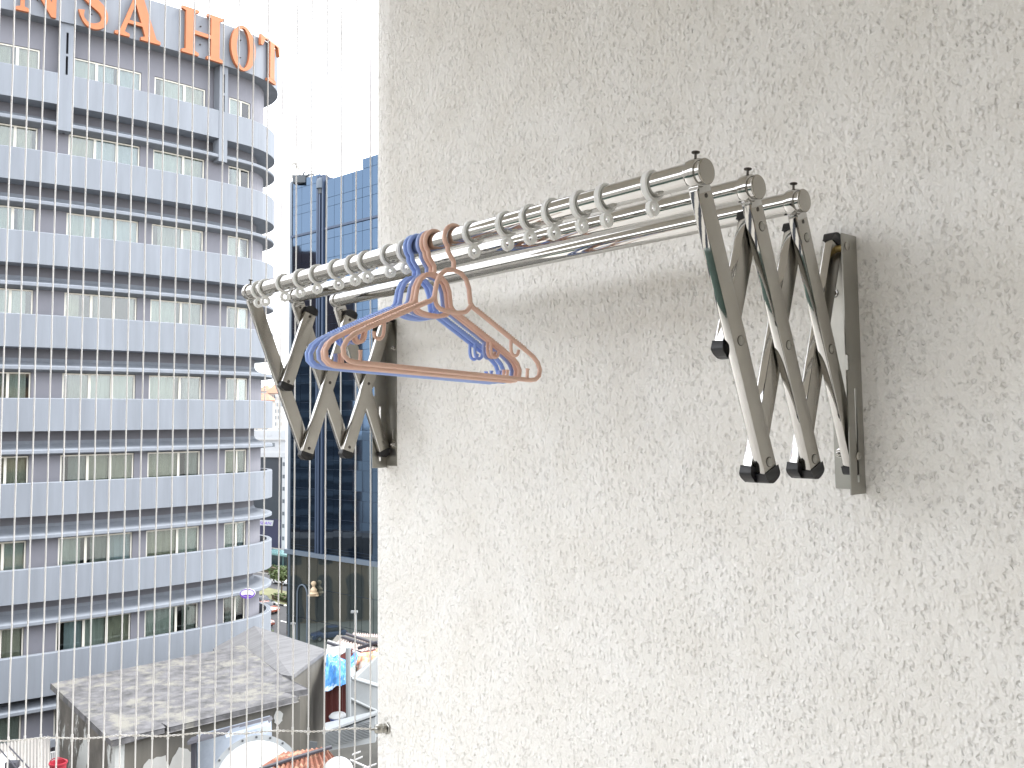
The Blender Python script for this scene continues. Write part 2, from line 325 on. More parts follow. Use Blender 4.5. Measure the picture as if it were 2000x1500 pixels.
def side(xo, sgn, dk):
    # xo: x of the outer flange plane; sgn: +1 the right end, -1 the left end; arms stand inside the flange
    dd = d_ * dk
    Pp = lambda k: (-(yb_ + k * dd), HZ); Ss = lambda k: (-(yb_ + k * dd), 0.0); Mm = lambda k: (-(yb_ + k * dd), HZ / 2)
    xb = xo - sgn * (.0036 + AX); xs = xb - sgn * (2 * AX + .002)           # outer (backslash) and inner (slash) arm planes
    for k in (0, 1, 2):                                                     # outer arms carry the rods
        riv = [(Mm(k + .5), 'head')] + ([(Ss(k), 'head')] if k else []) + ([(Pp(k + 1), 'head')] if k < 2 else [])
        if sgn < 0: riv = []
        rod = (RODY[k] if dk == 1 else RODY[k], RODZ)
        a = Ss(k); t = V((0, rod[0] - a[0], rod[1] - a[1])); ln = t.length; t.normalize()
        ao = arm(xb, a, rod, -.021, .019, False, True, riv, 1)
        # neck joining the arm to its collar, with a seam screw
        pe = V((xb, rod[0], rod[1])); nk = MB(); nk.obox(pe - t * .0225, V((AX + .0012, 0, 0)), V((1, 0, 0)).cross(t) * (AW * .86), t * .0065)
        rack.part(nk, 'neck', 'chrome', None, bevel=.002)
        cl = MB(); xc = xb
        cl.lathe([(.0186, -AX - .0015), (.0210, -AX - .0005), (.0218, -AX + .003), (.0218, AX - .003), (.0210, AX + .0005), (.0186, AX + .0015)], V((xc, rod[0], rod[1])), V((1, 0, 0)), 36)
        co = rack.part(cl, 'collar', 'chrome')
        sc = MB(); tp = V((xc - sgn * .001, rod[0], rod[1] + .0212)); lean = V((0, .12, 1)).normalized()
        sc.cyl(tp - lean * .002, tp + lean * .009, .0019, 10); sc.lathe([(.0026, .0085), (.0058, .0098), (.0062, .0112), (.003, .0122)], tp, lean, 14)
        rack.part(sc, 'thumb_screw', 'dark_metal', co)
        sm = MB(); sm.lathe([(.0034, 0), (.0034, .001), (.0001, .0014)], V((xb + AX - .0004, rod[0], rod[1])) - t * .033, V((1, 0, 0)), 12); rack.part(sm, 'neck_screw', 'dark_metal', ao)
    for k in (0, 1, 2):                                                     # inner arms
        up_, mid = Pp(k), Mm(k + .5)
        vis = 'hole' if sgn < 0 else 'none'
        if k < 2:
            riv = [(mid, vis), (Ss(k + 1), vis), (up_, vis)] if sgn < 0 else []
            arm(xs, Ss(k + 1), up_, .016, .019, True, True, riv, 1)
        else:
            riv = [(mid, vis), (up_, vis)] if sgn < 0 else []
            arm(xs, mid, up_, .016, .012, True, True, riv, 1)
    # spacers between the bracket and the innermost arm
    sp = MB(); sp.cyl(V((xo, Pp(0)[0], HZ)), V((xs, Pp(0)[0], HZ)), .0065, 16); rack.part(sp, 'spacer', 'brass')
    # wall bracket: plate on the wall and a flange with a slot
    br = MB(); z0, z1 = -.064, .381; fy = .050
    ys = [0, .0205, .0275, .042, fy]; zs = [z0, z0 + .02, .012 - .06 + .05, .115, .146, .172, .36, z1]
    # columns: 0..1 inner, 1..2 slot column, last column carries the notch
    def hole(i, j):
        if i == 1 and j in (1, 2): return True
        return i == 3 and j == 4
    plate_cells(br, ys, zs, hole, lambda u, v, w: V((xo + sgn * w, -u - .0005, v)), .0022)
    bo = rack.part(br, 'bracket', 'plate', None)
    pm = MB(); ps = [.0, .030, .0365, .052]
    plate_cells(pm, ps, [z0 + .006, z0 + .02, .02, .05, z1 - .075, z1 - .05, z1 - .012], lambda i, j: i == 1 and j in (2,), lambda u, v, w: V((xo - sgn * u, -.0006 - w, v)), .0024)
    rack.part(pm, 'base_plate', 'plate', bo)
    for zz in (.004, .286):
        bm_ = MB(); c = V((xo - sgn * .041, -.003, zz)); bm_.lathe([(.008, 0), (.008, .0016), (.0066, .002)], c, V((0, -1, 0)), 18)
        bm_.lathe([(.0055, .0018), (.0055, .006), (.0045, .007)], c, V((0, -1, 0)), 6, smooth=False); bm_.lathe([(.0028, .006), (.0028, .011), (.0018, .0118)], c, V((0, -1, 0)), 10)
        rack.part(bm_, 'bolt', 'chrome', bo)
    for (q, y_) in ((HZ, yb_ + .011), (0, yb_)):
        rm = MB(); rm.lathe([(.0075, -.001), (.0075, .0014), (.0055, .003), (.0001, .0036)], V((xo + sgn * .0022, -y_, q)), V((sgn, 0, 0)), 20); rack.part(rm, 'rivet', 'brushed', bo)
side(0.0, 1, 1.0)
side(-LX - .038, -1, .9593)
for k in range(3):
    rm = MB(); rm.cyl(V((-LX - .0365, RODY[k], RODZ)), V((.0055, RODY[k], RODZ)), .0184, 48); ro = rack.part(rm, 'rod', 'chrome')
    for (x, sg) in ((.0055, 1), (-LX - .0365, -1)):
        cm = MB(); cm.lathe([(.0184, -.0018), (.0190, -.0012), (.0191, .0006), (.0178, .0022), (.0095, .0031), (.0001, .0033)], V((x, RODY[k], RODZ)), V((sg, 0, 0)), 36)
        rack.part(cm, 'end_cap', 'brushed', ro)

# ------------------------------------------------------------------ plastic rings on the front rod
def ring_mesh():
    mb = MB(); ro, ri, hw = .0240, .0196, .0050                              # rests on the rod, so its centre hangs below the axis
    dz = -(ri - .0184) + .0003
    k = 40; prof = [(ri, -hw), (ro - .0008, -hw), (ro, -hw + .001), (ro - .0004, -.0006), (ro - .0004, .0006), (ro, hw - .001), (ro - .0008, hw), (ri, hw)]
    n = len(prof); vs = []; fs = []
    for i in range(k):
        q = 2 * math.pi * i / k
        for (r_, x_) in prof: vs.append((x_, r_ * math.sin(q), r_ * math.cos(q) + dz))
    for i in range(k): fs += [(i * n + j, i * n + (j + 1) % n, ((i + 1) % k) * n + (j + 1) % n, ((i + 1) % k) * n + j) for j in range(n)]
    mb.add(vs, fs, True)
    me = mb.mesh('ring', 'ring')
    ey = MB(); ce = -ro + dz - .0102
    outer = [(.0128 * math.sin(a) , ce + .0124 * math.cos(a)) for a in [2 * math.pi * i / 24 for i in range(24)]]
    outer = [(y, z) if z < ce + .0075 else (y * .75, z + .001) for y, z in outer]
    inner = [(.0050 * math.sin(a), ce + .0002 + .0056 * math.cos(a)) for a in [2 * math.pi * i / 16 for i in range(16)]]
    poly_extrude(ey, [outer, inner], lambda u, v, w: V((w - .0032, u, v)), .0064)
    return me, ey.mesh('eyelet', 'ring', bevel=.0009)
ring_me, eye_me = ring_mesh()
ringx = [-1.406, -1.368, -1.268, -1.181, -1.102, -1.016, -.943, -.890, -.803, -.743, -.526, -.433, -.369, -.315, -.249, -.195, -.100]
words = ['first', 'second', 'third', 'fourth', 'fifth', 'sixth', 'seventh', 'eighth', 'ninth', 'tenth']
rnd = random.Random(3)
for i, x in enumerate(ringx):
    lab = f'white plastic ring left of the hangers, {words[i]} from the rod\'s left end' if i < 10 else f'white plastic ring right of the hangers, {words[16 - i]} from the rod\'s right end'
    t = thing('plastic_ring', lab, 'ring', (x + .008, RODY[2], RODZ), 'plastic rings on the front rod')
    link('loop', ring_me, t); link('eyelet', eye_me, t)
    t.rotation_euler = (R(rnd.uniform(-7, 7)), 0, R(rnd.uniform(-4, 4)))

# ------------------------------------------------------------------ hangers
def hanger_parts():
    # in the hanger's own plane: u towards the wall, v up, origin on the rod axis
    P3 = lambda u, v: V((0, u, v))
    rr = .0047
    hk = MB(); Rh = .0243; cz = -.0012
    pts = [P3(0, -.060), P3(0, -.050), P3(-.001, -.0455), P3(-.0065, -.0390), P3(-.0145, -.0285)]
    a0, a1 = R(228), R(12)
    pts += [P3(Rh * math.cos(a0 + (a1 - a0) * i / 16), cz + Rh * math.sin(a0 + (a1 - a0) * i / 16)) for i in range(17)]
    pts = catmull(pts, 3)
    hk.tube(pts, [rr * (1 if i < len(pts) - 4 else .86) for i in range(len(pts))], 10)
    hook = hk
    # closed outline: bulb under the hook, sloping arms, rounded ends, bottom bar
    bd = MB(); half = [(0, -.0620), (.018, -.0655), (.031, -.0765), (.0385, -.0925), (.0410, -.108), (.0430, -.120), (.0500, -.128)]
    half += [(.050 + (.196 - .050) * i / 8, -.128 + (-.2005 + .128) * i / 8) for i in range(1, 9)]
    half += [(.2105, -.2085), (.2235, -.2195), (.2305, -.2335), (.2285, -.2465), (.2190, -.2545), (.2060, -.2570)]
    half += [(.206 - .206 * i / 6, -.257) for i in range(1, 7)]
    full = [P3(u, v) for u, v in half] + [P3(-u, v) for u, v in half[1:-1][::-1]]
    bd.tube(full, rr, 10, closed=True)
    # U-shaped stay across the neck
    st = MB(); st.tube(catmull([P3(-.041, -.112), P3(-.0405, -.124), P3(-.034, -.1375), P3(-.018, -.1425), P3(0, -.1435), P3(.018, -.1425), P3(.034, -.1375), P3(.0440, -.126)], 4), rr * .95, 10)
    # strap hooks under the arms and nubs on the bottom bar
    hooks = []
    for sg in (-1, 1):
        h = MB(); h.tube(catmull([P3(sg * .150, -.180), P3(sg * .150, -.196), P3(sg * .153, -.207), P3(sg * .1605, -.2115), P3(sg * .168, -.208), P3(sg * .171, -.199)], 4), rr * .72, 8)
        n_ = MB(); n_.tube([P3(sg * .196, -.255), P3(sg * .196, -.239), P3(sg * .1965, -.2345)], [rr * .75, rr * .7, rr * .95], 8)
        hooks += [(h, 'strap_hook'), (n_, 'bar_nub')]
    # non-slip teeth along the arms
    te = MB()
    for sg in (-1, 1):
        for i in range(26):
            q = .06 + .128 * i / 25; u = .050 + (.196 - .050) * (q - .05) / .146; v = -.128 - .0725 * (u - .05) / .146
            c = P3(sg * u, v + rr * .95); te.obox(c, V((rr * .62, 0, 0)), V((0, .00125, 0)), V((0, 0, .0016)))
    return [(hook, 'hook'), (bd, 'body'), (st, 'neck_stay'), (te, 'grip_teeth')] + hooks
HP = {}
for cname in ('blue', 'blue2', 'peach'):
    HP[cname] = [(nm, mb.mesh(nm, cname)) for mb, nm in hanger_parts()]
hx = [(-.704, 'blue', 'blue plastic clothes hanger, leftmost of the six on the front rod', 2.6, .5),
      (-.690, 'blue', 'blue plastic clothes hanger, second from the left in the row of six', 2.4, -.3),
      (-.660, 'blue2', 'blue plastic clothes hanger pressed against the peach pair, rightmost of the blue ones', 2.7, 0),
      (-.648, 'peach', 'peach plastic clothes hanger touching the blue hanger, leftmost of the peach ones', 2.4, .3),
      (-.636, 'peach', 'peach plastic clothes hanger, middle one of the three peach hangers', 2.7, 0),
      (-.574, 'peach', 'peach plastic clothes hanger hung apart on the right of the other five', 2.9, -.2)]
for x, cname, lab, tilt, yaw in hx:
    t = thing('clothes_hanger', lab, 'hanger', (x, RODY[2], RODZ), 'plastic hangers on the front rod')
    t.rotation_euler = (R(-tilt), 0, R(yaw))
    for nm, me in HP[cname]:
        ho = link(nm, me, t)
        if nm == 'grip_teeth': stuff(ho)

# ------------------------------------------------------------------ cable grille
B0 = V((-1.4642, 0, -.8113)); CN = V((CU.y, -CU.x, 0))
def cab_t(px, py): r = ray(px, py); p = C + r * ((B0 - C).dot(CN) / r.dot(CN)); return (p - B0).dot(CU)
ta, tb = cab_t(723.3, 1430), cab_t(79.3, 1436); dt = (tb - ta) / 21
gr = T('cable_grille', 'safety grille of thin vertical steel cables across the balcony opening', 'grille', (B0.x, B0.y, ZF))
rnd = random.Random(11); tops = []
cab_n = 34
cr = .0021
for k in range(-1, cab_n):
    t = ta + dt * k + (rnd.uniform(-.0012, .0012)); p = B0 + CU * t
    if k == -1: continue
    pts = []; ph = rnd.uniform(0, 6); am = rnd.uniform(.0003, .0008)
    for i in range(25):
        z = ZF + (ZC - ZF) * i / 24; pts.append(V((p.x, p.y, z)) + CU * (am * math.sin(ph + z * 9) + .0002 * math.sin(z * 31 + ph)))
    cb = MB(); cb.tube(pts, cr, 8); gr.part(cb, 'cable', 'cable')
    cl = MB(); zt = B0.z + .0026 * math.sin(k * 1.3)
    cl.cyl(V((p.x, p.y, zt - .010)), V((p.x, p.y, zt + .010)), cr * 1.5, 8); gr.part(cl, 'crimp', 'cable')
pts = []; pts2 = []
NW = 420
for i in range(NW + 1):
    t = .020 + (ta + dt * (cab_n - 1) - .020) * i / NW; p = B0 + CU * t; q = i * .9
    z = B0.z + .0026 * math.sin((t - ta) / dt * 1.3)
    w = .0017 if i > 6 else 0.0003
    pts.append(V((p.x, p.y, z + w * math.sin(q))) + CN * (w * math.cos(q) - .003)); pts2.append(V((p.x, p.y, z - w * math.sin(q))) - CN * (w * math.cos(q) + .003))
tw = MB(); tw.tube(pts, .0013, 6); tw.tube(pts2, .0013, 6); gr.part(tw, 'tie_wire', 'tie')
an = MB(); ad = V((-.80, -.60, 0)).normalized()
an.lathe([(.0165, .001), (.0175, .004), (.0150, .006)], B0, V((0, -1, 0)), 6, smooth=False)
an.lathe([(.0125, .003), (.0130, .012), (.0112, .014), (.0130, .016), (.0130, .033), (.0095, .037), (.0036, .038), (.0032, .048)], B0, (ad * .55 + V((0, -.45, 0))).normalized(), 20)
gr.part(an, 'anchor', 'plate')
# ------------------------------------------------------------------ town materials
M.update(
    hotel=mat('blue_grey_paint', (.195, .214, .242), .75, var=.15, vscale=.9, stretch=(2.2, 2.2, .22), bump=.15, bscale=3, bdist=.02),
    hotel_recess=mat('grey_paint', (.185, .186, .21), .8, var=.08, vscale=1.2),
    hotel_soffit=mat('slot_shade_grey', (.14, .14, .155), .85, var=.1, vscale=1.5),
    cream=mat('cream_frame', (.74, .71, .62), .5),
    win_glass=glass_pane('window_glass', (.72, .76, .74), .06),
    cur_a=mat('pale_green_curtain', (.84, .87, .83), .9, var=.12, vscale=6, stretch=(4, 4, .4)),
    cur_b=mat('beige_curtain', (.78, .73, .60), .9, var=.18, vscale=6, stretch=(4, 4, .4)),
    cur_c=mat('blue_sheer_curtain', (.70, .80, .88), .9, var=.12, vscale=6, stretch=(4, 4, .4)),
    cur_d=mat('grey_curtain', (.55, .56, .53), .9, var=.2, vscale=6, stretch=(4, 4, .4)),
    room=mat('dim_room', (.05, .045, .04), .9),
    orange=mat('orange_letters', (.40, .13, .045), .5, var=.12, vscale=2.5),
    purple=mat('purple_print', (.16, .06, .45), .5), white=mat('white_paint', (.80, .80, .79), .6, var=.04, vscale=2),
)
# ------------------------------------------------------------------ the hotel tower
# plan of the outer parapet line: a long gentle bow, a tight corner, then away
def plan(n_left=15.0):
    pts = []; X, D = -19.75, 34.0; th = R(33); ds = .35
    x, y, t = X, D, th
    back = []
    k = int(n_left / ds)
    for i in range(k):
        x -= math.cos(t) * ds; y -= math.sin(t) * ds; t -= ds / 32; back.append((x, y, t))
    pts = back[::-1] + [(X, D, th)]
    x, y, t = X, D, th; run = 0
    while t < R(49.5): x += math.cos(t) * ds; y += math.sin(t) * ds; t += ds / 33; pts.append((x, y, t))
    while t < R(150): q = .22; x += math.cos(t) * q; y += math.sin(t) * q; t += q / 3.0; pts.append((x, y, t))
    for i in range(16): x += math.cos(t) * .8; y += math.sin(t) * .8; pts.append((x, y, t))
    return pts
PL = plan()
acc = [0.0]
for i in range(1, len(PL)): acc.append(acc[-1] + math.hypot(PL[i][0] - PL[i - 1][0], PL[i][1] - PL[i - 1][1]))
def pl_at(s, off=0.0):
    s = max(0, min(acc[-1] - 1e-6, s)); i = 0
    lo, hi = 0, len(acc) - 1
    while hi - lo > 1:
        m = (lo + hi) // 2
        if acc[m] <= s: lo = m
        else: hi = m
    f = (s - acc[lo]) / (acc[hi] - acc[lo]); a, b = PL[lo], PL[hi]
    x, y, t = (a[j] + (b[j] - a[j]) * f for j in range(3))
    return x + math.sin(t) * off, y - math.cos(t) * off, t           # off > 0 is outwards
def s_of_px(px, off=0.0):
    best = None; k = 700
    for i in range(k):
        s = 2 + (acc[-1] - 16) * i / k; x, y, t = pl_at(s, off); u = 1000 + FPX * x / y
        if best is None or abs(u - px) < best[0]: best = (abs(u - px), s)
    return best[1]
def strip(mb, prof, s0, s1, step=.35, caps=True):                   # sweep an (off, dz) outline along the plan
    n = max(2, int((s1 - s0) / step)); m = len(prof); rows = []
    for i in range(n + 1):
        s = s0 + (s1 - s0) * i / n
        rows.append([W(*pl_at(s, o)[:2], z) for o, z in prof])
    vs = [p for r_ in rows for p in r_]; fs = []
    for i in range(n): fs += [(i * m + j, i * m + (j + 1) % m, (i + 1) * m + (j + 1) % m, (i + 1) * m + j) for j in range(m)]
    if caps: fs += [tuple(range(m)), tuple(range(n * m, n * m + m))[::-1]]
    mb.add(vs, fs, False); return mb
S_END = acc[-1]
hb = W(-20, 40, -26.0)
hotel = T('hotel_tower', 'tall curved blue grey hotel tower with banded parapets and curtained windows', 'building', hb)
FLOORS = [13.08 - 3.3 * k for k in range(8)]                          # underside of each parapet band
rnd = random.Random(5)
wpx = [(-150, -75, 2), (-52, 57, 2), (118, 262, 3), (288, 391, 2), (439, 481, 2)]
wins = [(s_of_px(a, -.55), s_of_px(b, -.55), n) for a, b, n in wpx]
def curtain(mb, s0, s1, z0, z1, off):
    n = max(8, int((s1 - s0) / .05)); vs = []; fs = []
    ph = rnd.uniform(0, 6)
    for i in range(n + 1):
        s = s0 + (s1 - s0) * i / n; o = off + .035 * math.sin(ph + i * .95) + .015 * math.sin(i * 2.1)
        x, y, t = pl_at(s, o); vs += [W(x, y, z0), W(x, y, z1)]
    fs = [(2 * i, 2 * i + 2, 2 * i + 3, 2 * i + 1) for i in range(n)]
    mb.add(vs, fs, True); return mb
def window(s0, s1, n, z0, z1, off, fi, wi):
    fr = MB(); fwid = .055; dp = .07
    cuts = [s0 + (s1 - s0) * (i / n) for i in range(n + 1)]
    if n == 3: cuts = [s0, s0 + (s1 - s0) * .36, s0 + (s1 - s0) * .67, s1]
    if n == 2 and wi != 4: cuts = [s0, s0 + (s1 - s0) * .58, s1]
    strip(fr, [(off, z0), (off + dp, z0), (off + dp, z0 + fwid), (off, z0 + fwid)], s0, s1)
    strip(fr, [(off, z1 - fwid), (off + dp, z1 - fwid), (off + dp, z1), (off, z1)], s0, s1)
    for c in cuts:
        a, b = (c, c + fwid) if c == s0 else ((c - fwid, c) if c == s1 else (c - .05, c + .05))
        strip(fr, [(off - .002, z0 + fwid), (off + dp - .004, z0 + fwid), (off + dp - .004, z1 - fwid), (off - .002, z1 - fwid)], a, b, 1.0)
    wo = hotel.part(fr, 'window', 'cream')
    for i in range(n):
        a, b = cuts[i] + .05, cuts[i + 1] - .05
        pm = MB(); vs = [W(*pl_at(s, off + .03)[:2], z) for s, z in ((a, z0 + .04), (b, z0 + .04), (b, z1 - .04), (a, z1 - .04))]
        nrm = (vs[1] - vs[0]).cross(vs[3] - vs[0]).normalized()
        pm.slab(vs, nrm * .006); hotel.part(pm, 'pane', 'win_glass', wo)
        q = rnd.random()
        key = 'cur_a' if q < .62 else ('cur_b' if q < .75 else ('cur_c' if q < .85 else 'cur_d'))
        if fi <= 1 and wi == 2 and i > 0: key = 'cur_c'
        if fi == 4: key = 'cur_b' if q < .7 else 'cur_d'
        if fi == 0 and wi in (1, 3): key = 'cur_b' if i == 1 or wi == 1 else 'cur_a'
        c0, c1 = a, b
        if fi == 2 and wi == 2:                                       # the opened curtains
            if i == 0: c1 = a + (b - a) * .55
            elif i == 1: c0, c1 = a + (b - a) * .12, a + (b - a) * .42; key = 'cur_d'
            else: c0, c1 = a + (b - a) * .72, b
        elif q > .8: c0 = a + (b - a) * rnd.uniform(.1, .4)
        elif q < .1: c1 = b - (b - a) * rnd.uniform(.08, .3)
        cm = curtain(MB(), c0, c1, z0, z1, off - .06); hotel.part(cm, 'curtain', key, wo)
def frame_ring(mb, prof, s0, s1): return strip(mb, prof, s0, s1, .35)
for fi, z in enumerate(FLOORS):
    zt = z + 1.3 if fi else z + 1.3
    zb = z - (.33 if fi == 7 else 0)
    zq = z - 3.3 + 1.3                                                # top of the next parapet down
    hotel.part(strip(MB(), [(0, zb), (0, zt - .03), (-.03, zt), (-.22, zt), (-.22, zb + .18), (-1.0, zb + .18), (-1.0, zb)], 0, S_END), 'parapet', 'hotel')
    hotel.part(strip(MB(), [(-.86, zb - .002), (-1.1, zb - .002), (-1.1, z - .62), (-.86, z - .62)], 0, S_END), 'recess_wall', 'hotel_soffit')  # shade in the slot under the parapet painted in as darker grey
    # soffit beams that break the slot under the parapet
    cr_ = [(-.858, z - .38), (-.80, z - .50), (-.62, z - .60), (-.35, z - .67), (-.06, z - .72), (.0, z - .76), (.0, z - .87), (-.05, z - .90), (-.52, z - .95), (-1.1, z - .95), (-1.1, z - .38)]
    hotel.part(strip(MB(), cr_, 0, S_END), 'cornice', 'hotel')
    off = -.55
    for (a, b) in zip([0] + [w[1] for w in wins], [w[0] for w in wins] + [S_END]):
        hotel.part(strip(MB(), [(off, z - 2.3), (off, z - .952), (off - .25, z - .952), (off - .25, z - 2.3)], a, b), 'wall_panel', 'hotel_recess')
    for wi, (a, b, n) in enumerate(wins):
        window(a + .01, b - .01, n, z - 2.16, z - .975, off - .12, fi, wi)
# storey above the top band: tall wall, windows, the sign fascia
zt = FLOORS[0]
off = -.55
for (a, b) in zip([0] + [w[1] for w in wins], [w[0] for w in wins] + [S_END]):
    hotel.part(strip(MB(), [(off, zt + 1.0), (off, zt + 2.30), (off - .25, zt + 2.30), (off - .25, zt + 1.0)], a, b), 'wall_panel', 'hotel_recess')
hotel.part(strip(MB(), [(off, zt + 2.301), (off, zt + 3.42), (off - .25, zt + 3.42), (off - .25, zt + 2.301)], 0, S_END), 'wall_panel', 'hotel_recess')
for wi, (a, b, n) in enumerate(wins): window(a + .01, b - .01, n, zt + 1.14, zt + 2.29, off - .12, 0, wi)
FB, FT = zt + 3.42, zt + 5.36
hotel.part(strip(MB(), [(.12, FB), (.12, FT), (-.15, FT), (-.15, FB + .2), (-1.2, FB + .2), (-1.2, FB)], 0, S_END), 'fascia', 'hotel')
for (a, b) in ((97, 124), (418, 436)):                                # pillars with slit openings
    s0, s1 = s_of_px(a), s_of_px(b); mid = (s0 + s1) / 2 + (s1 - s0) * .04; hw = (s1 - s0) * .09
    for (p, q) in ((s0, mid - hw), (mid + hw, s1)):
        hotel.part(strip(MB(), [(.015, zt - 1.05), (.015, FB - .004), (-.5, FB - .004), (-.5, zt - 1.05)], p, q, .2), 'pillar', 'hotel')
    for (za, zb2) in ((zt - 1.05, zt + 1.28), (zt + 2.06, zt + 2.16), (zt + 3.05, FB - .004)):
        hotel.part(strip(MB(), [(.013, za), (.013, zb2), (-.3, zb2), (-.3, za)], mid - hw, mid + hw, .2), 'pillar_infill', 'hotel')
# core, roof and the floors below the frame
core = MB(); k = len(PL)
ring_ = [pl_at(acc[i], -1.6)[:2] for i in range(0, k, 4)] + [(-20, 62), (-40, 50), (-42, 30)]
core.slab([W(x, y, -26) for x, y in ring_], V((0, 0, 26 + FB + .1))); hotel.part(core, 'core', 'room')
low = MB(); strip(low, [(-.55, -26), (-.55, FLOORS[-1] - 2.302), (-.9, FLOORS[-1] - 2.302), (-.9, -26)], 0, S_END); hotel.part(low, 'lower_wall', 'hotel_recess')
# ledge with railings beneath the lowest band
lz = FLOORS[-1] - 2.0
hotel.part(strip(MB(), [(-.1, lz - .34), (-.1, lz - .06), (-.8, lz - .06), (-.8, lz - .34)], 0, s_of_px(140)), 'ledge', 'hotel')
ra = MB(); sA, sB = s_of_px(-60), s_of_px(130)
for zz in (lz - .42, lz - 1.0, lz - 1.55): strip(ra, [(.25, zz), (.28, zz), (.28, zz + .03), (.25, zz + .03)], sA, sB)
nb = 60
for i in range(nb): s = sA + (sB - sA) * i / nb; strip(ra, [(.255, lz - 1.55), (.275, lz - 1.55), (.275, lz - .42), (.255, lz - .42)], s, s + .025, 1)
stuff(hotel.part(ra, 'railing', 'white'))

# ------------------------------------------------------------------ orange sign letters on the fascia
H_ = [(0, 0), (.38, 0), (.38, .06), (.29, .09), (.29, .46), (.66, .46), (.66, .09), (.57, .06), (.57, 0), (.95, 0), (.95, .06), (.86, .09), (.86, .91), (.95, .94), (.95, 1), (.57, 1), (.57, .94), (.66, .91), (.66, .54), (.29, .54), (.29, .91), (.38, .94), (.38, 1), (0, 1), (0, .94), (.09, .91), (.09, .09), (0, .06)]
T_ = [(.25, 0), (.6, 0), (.6, .06), (.52, .09), (.52, .93), (.7, .93), (.79, .75), (.85, .75), (.85, 1), (0, 1), (0, .75), (.06, .75), (.15, .93), (.33, .93), (.33, .09), (.25, .06)]
N_ = [(0, 0), (.3, 0), (.3, .06), (.19, .09), (.19, .76), (.78, 0), (.88, 0), (.88, .91), (.97, .94), (.97, 1), (.67, 1), (.67, .94), (.78, .91), (.78, .28), (.27, 1), (0, 1), (0, .94), (.1, .88), (.1, .09), (0, .06)]
A_ = [(0, 0), (.3, 0), (.3, .06), (.2, .09), (.26, .28), (.56, .28), (.62, .09), (.53, .06), (.53, 0), (.95, 0), (.95, .06), (.86, .09), (.53, 1), (.44, 1), (.1, .09), (0, .06)]
A_h = [(.29, .35), (.54, .35), (.415, .72)]
def ell(a, b, n=28): return [(.45 + a * math.cos(2 * math.pi * i / n), .5 + b * math.sin(2 * math.pi * i / n)) for i in range(n)]
sp_ = catmull([V((a, b, 0)) for a, b in ((.60, .70), (.59, .84), (.49, .945), (.33, .965), (.18, .90), (.12, .77), (.18, .63), (.36, .52), (.55, .40), (.62, .25), (.56, .11), (.40, .035), (.23, .05), (.11, .16), (.08, .31))], 4)
def s_outline():
    n = len(sp_); Lh, Rh = [], []
    for i, p in enumerate(sp_):
        t = (sp_[min(i + 1, n - 1)] - sp_[max(i - 1, 0)]).normalized(); nr = V((-t.y, t.x, 0)); f = i / (n - 1)
        w = .03 + .075 * math.exp(-((f - .5) / .2) ** 2) + (.045 * max(0, 1 - f / .07) + .045 * max(0, 1 - (1 - f) / .07)) + .02 * math.exp(-((f - .22) / .1) ** 2) + .02 * math.exp(-((f - .78) / .1) ** 2)
        Lh.append((p.x + nr.x * w, p.y + nr.y * w)); Rh.append((p.x - nr.x * w, p.y - nr.y * w))
    return Lh + Rh[::-1]
sign = T('rooftop_sign', 'orange serif capital letters of a hotel name along the tower top', 'sign', W(-15, 38, FB))
for ch, loops, a, b, wd in (('N', [N_], 6, 95, .97), ('S', [s_outline()], 131, 191, .70), ('A', [A_, A_h], 205, 297, .95), ('H', [H_], 341, 424, .95), ('O', [ell(.45, .51), ell(.24, .45)], 440, 489, .90), ('T', [T_], 497, 512, .85)):
    s0, s1 = s_of_px(a, .3), s_of_px(b, .3)
    if ch == 'T': s0, s1 = s0 + .05, s0 + 1.55
    hgt = 2.10; z0 = FB - .05
    if ch == 'N': z0 = FB - .02
    lm = MB()
    poly_extrude(lm, loops, lambda u, v, w, s0=s0, s1=s1, wd=wd: W(*pl_at(s0 + (s1 - s0) * u / wd, .20 + w)[:2], z0 + hgt * v), .16)
    lo = sign.part(lm, 'letter', 'orange')
    sup = MB(); 
    for zf in (.3, .7): strip(sup, [(.10, z0 + hgt * zf), (.205, z0 + hgt * zf), (.205, z0 + hgt * zf + .03), (.10, z0 + hgt * zf + .03)], s0 + (s1 - s0) * .47, s0 + (s1 - s0) * .5, 1)
    sign.part(sup, 'letter_stud', 'dark_metal', lo)
# small oval sign at the hotel's lower corner
ov = T('oval_sign', 'small white oval sign with purple border at the lower hotel corner', 'sign', at(485, 1160, 40.2))
c0 = at(484, 1159, 40.3); ux, uz = HX * 1.0, V((0, 0, 1))
bk = MB(); poly_extrude(bk, [[(.34 * math.cos(2 * math.pi * i / 28), .22 * math.sin(2 * math.pi * i / 28)) for i in range(28)]], lambda u, v, w: c0 + ux * u + uz * v - HD * w, .05); ov.part(bk, 'board', 'white')
rg = MB(); poly_extrude(rg, [[(.335 * math.cos(2 * math.pi * i / 28), .215 * math.sin(2 * math.pi * i / 28)) for i in range(28)], [(.30 * math.cos(2 * math.pi * i / 28), .165 * math.sin(2 * math.pi * i / 28) + .02) for i in range(28)]], lambda u, v, w: c0 + ux * u + uz * v - HD * (w + .052), .02); ov.part(rg, 'border', 'purple')
bd_ = MB(); poly_extrude(bd_, [[(-.22, -.07), (-.08, -.12), (.08, -.12), (.22, -.07), (.08, -.04), (0, -.06), (-.08, -.04)]], lambda u, v, w: c0 + ux * u + uz * v - HD * (w + .052), .02); ov.part(bd_, 'emblem', 'purple')
pst = MB(); pst.cyl(c0 + HD * .03, c0 + HD * .6, .04, 8); ov.part(pst, 'arm', 'white')
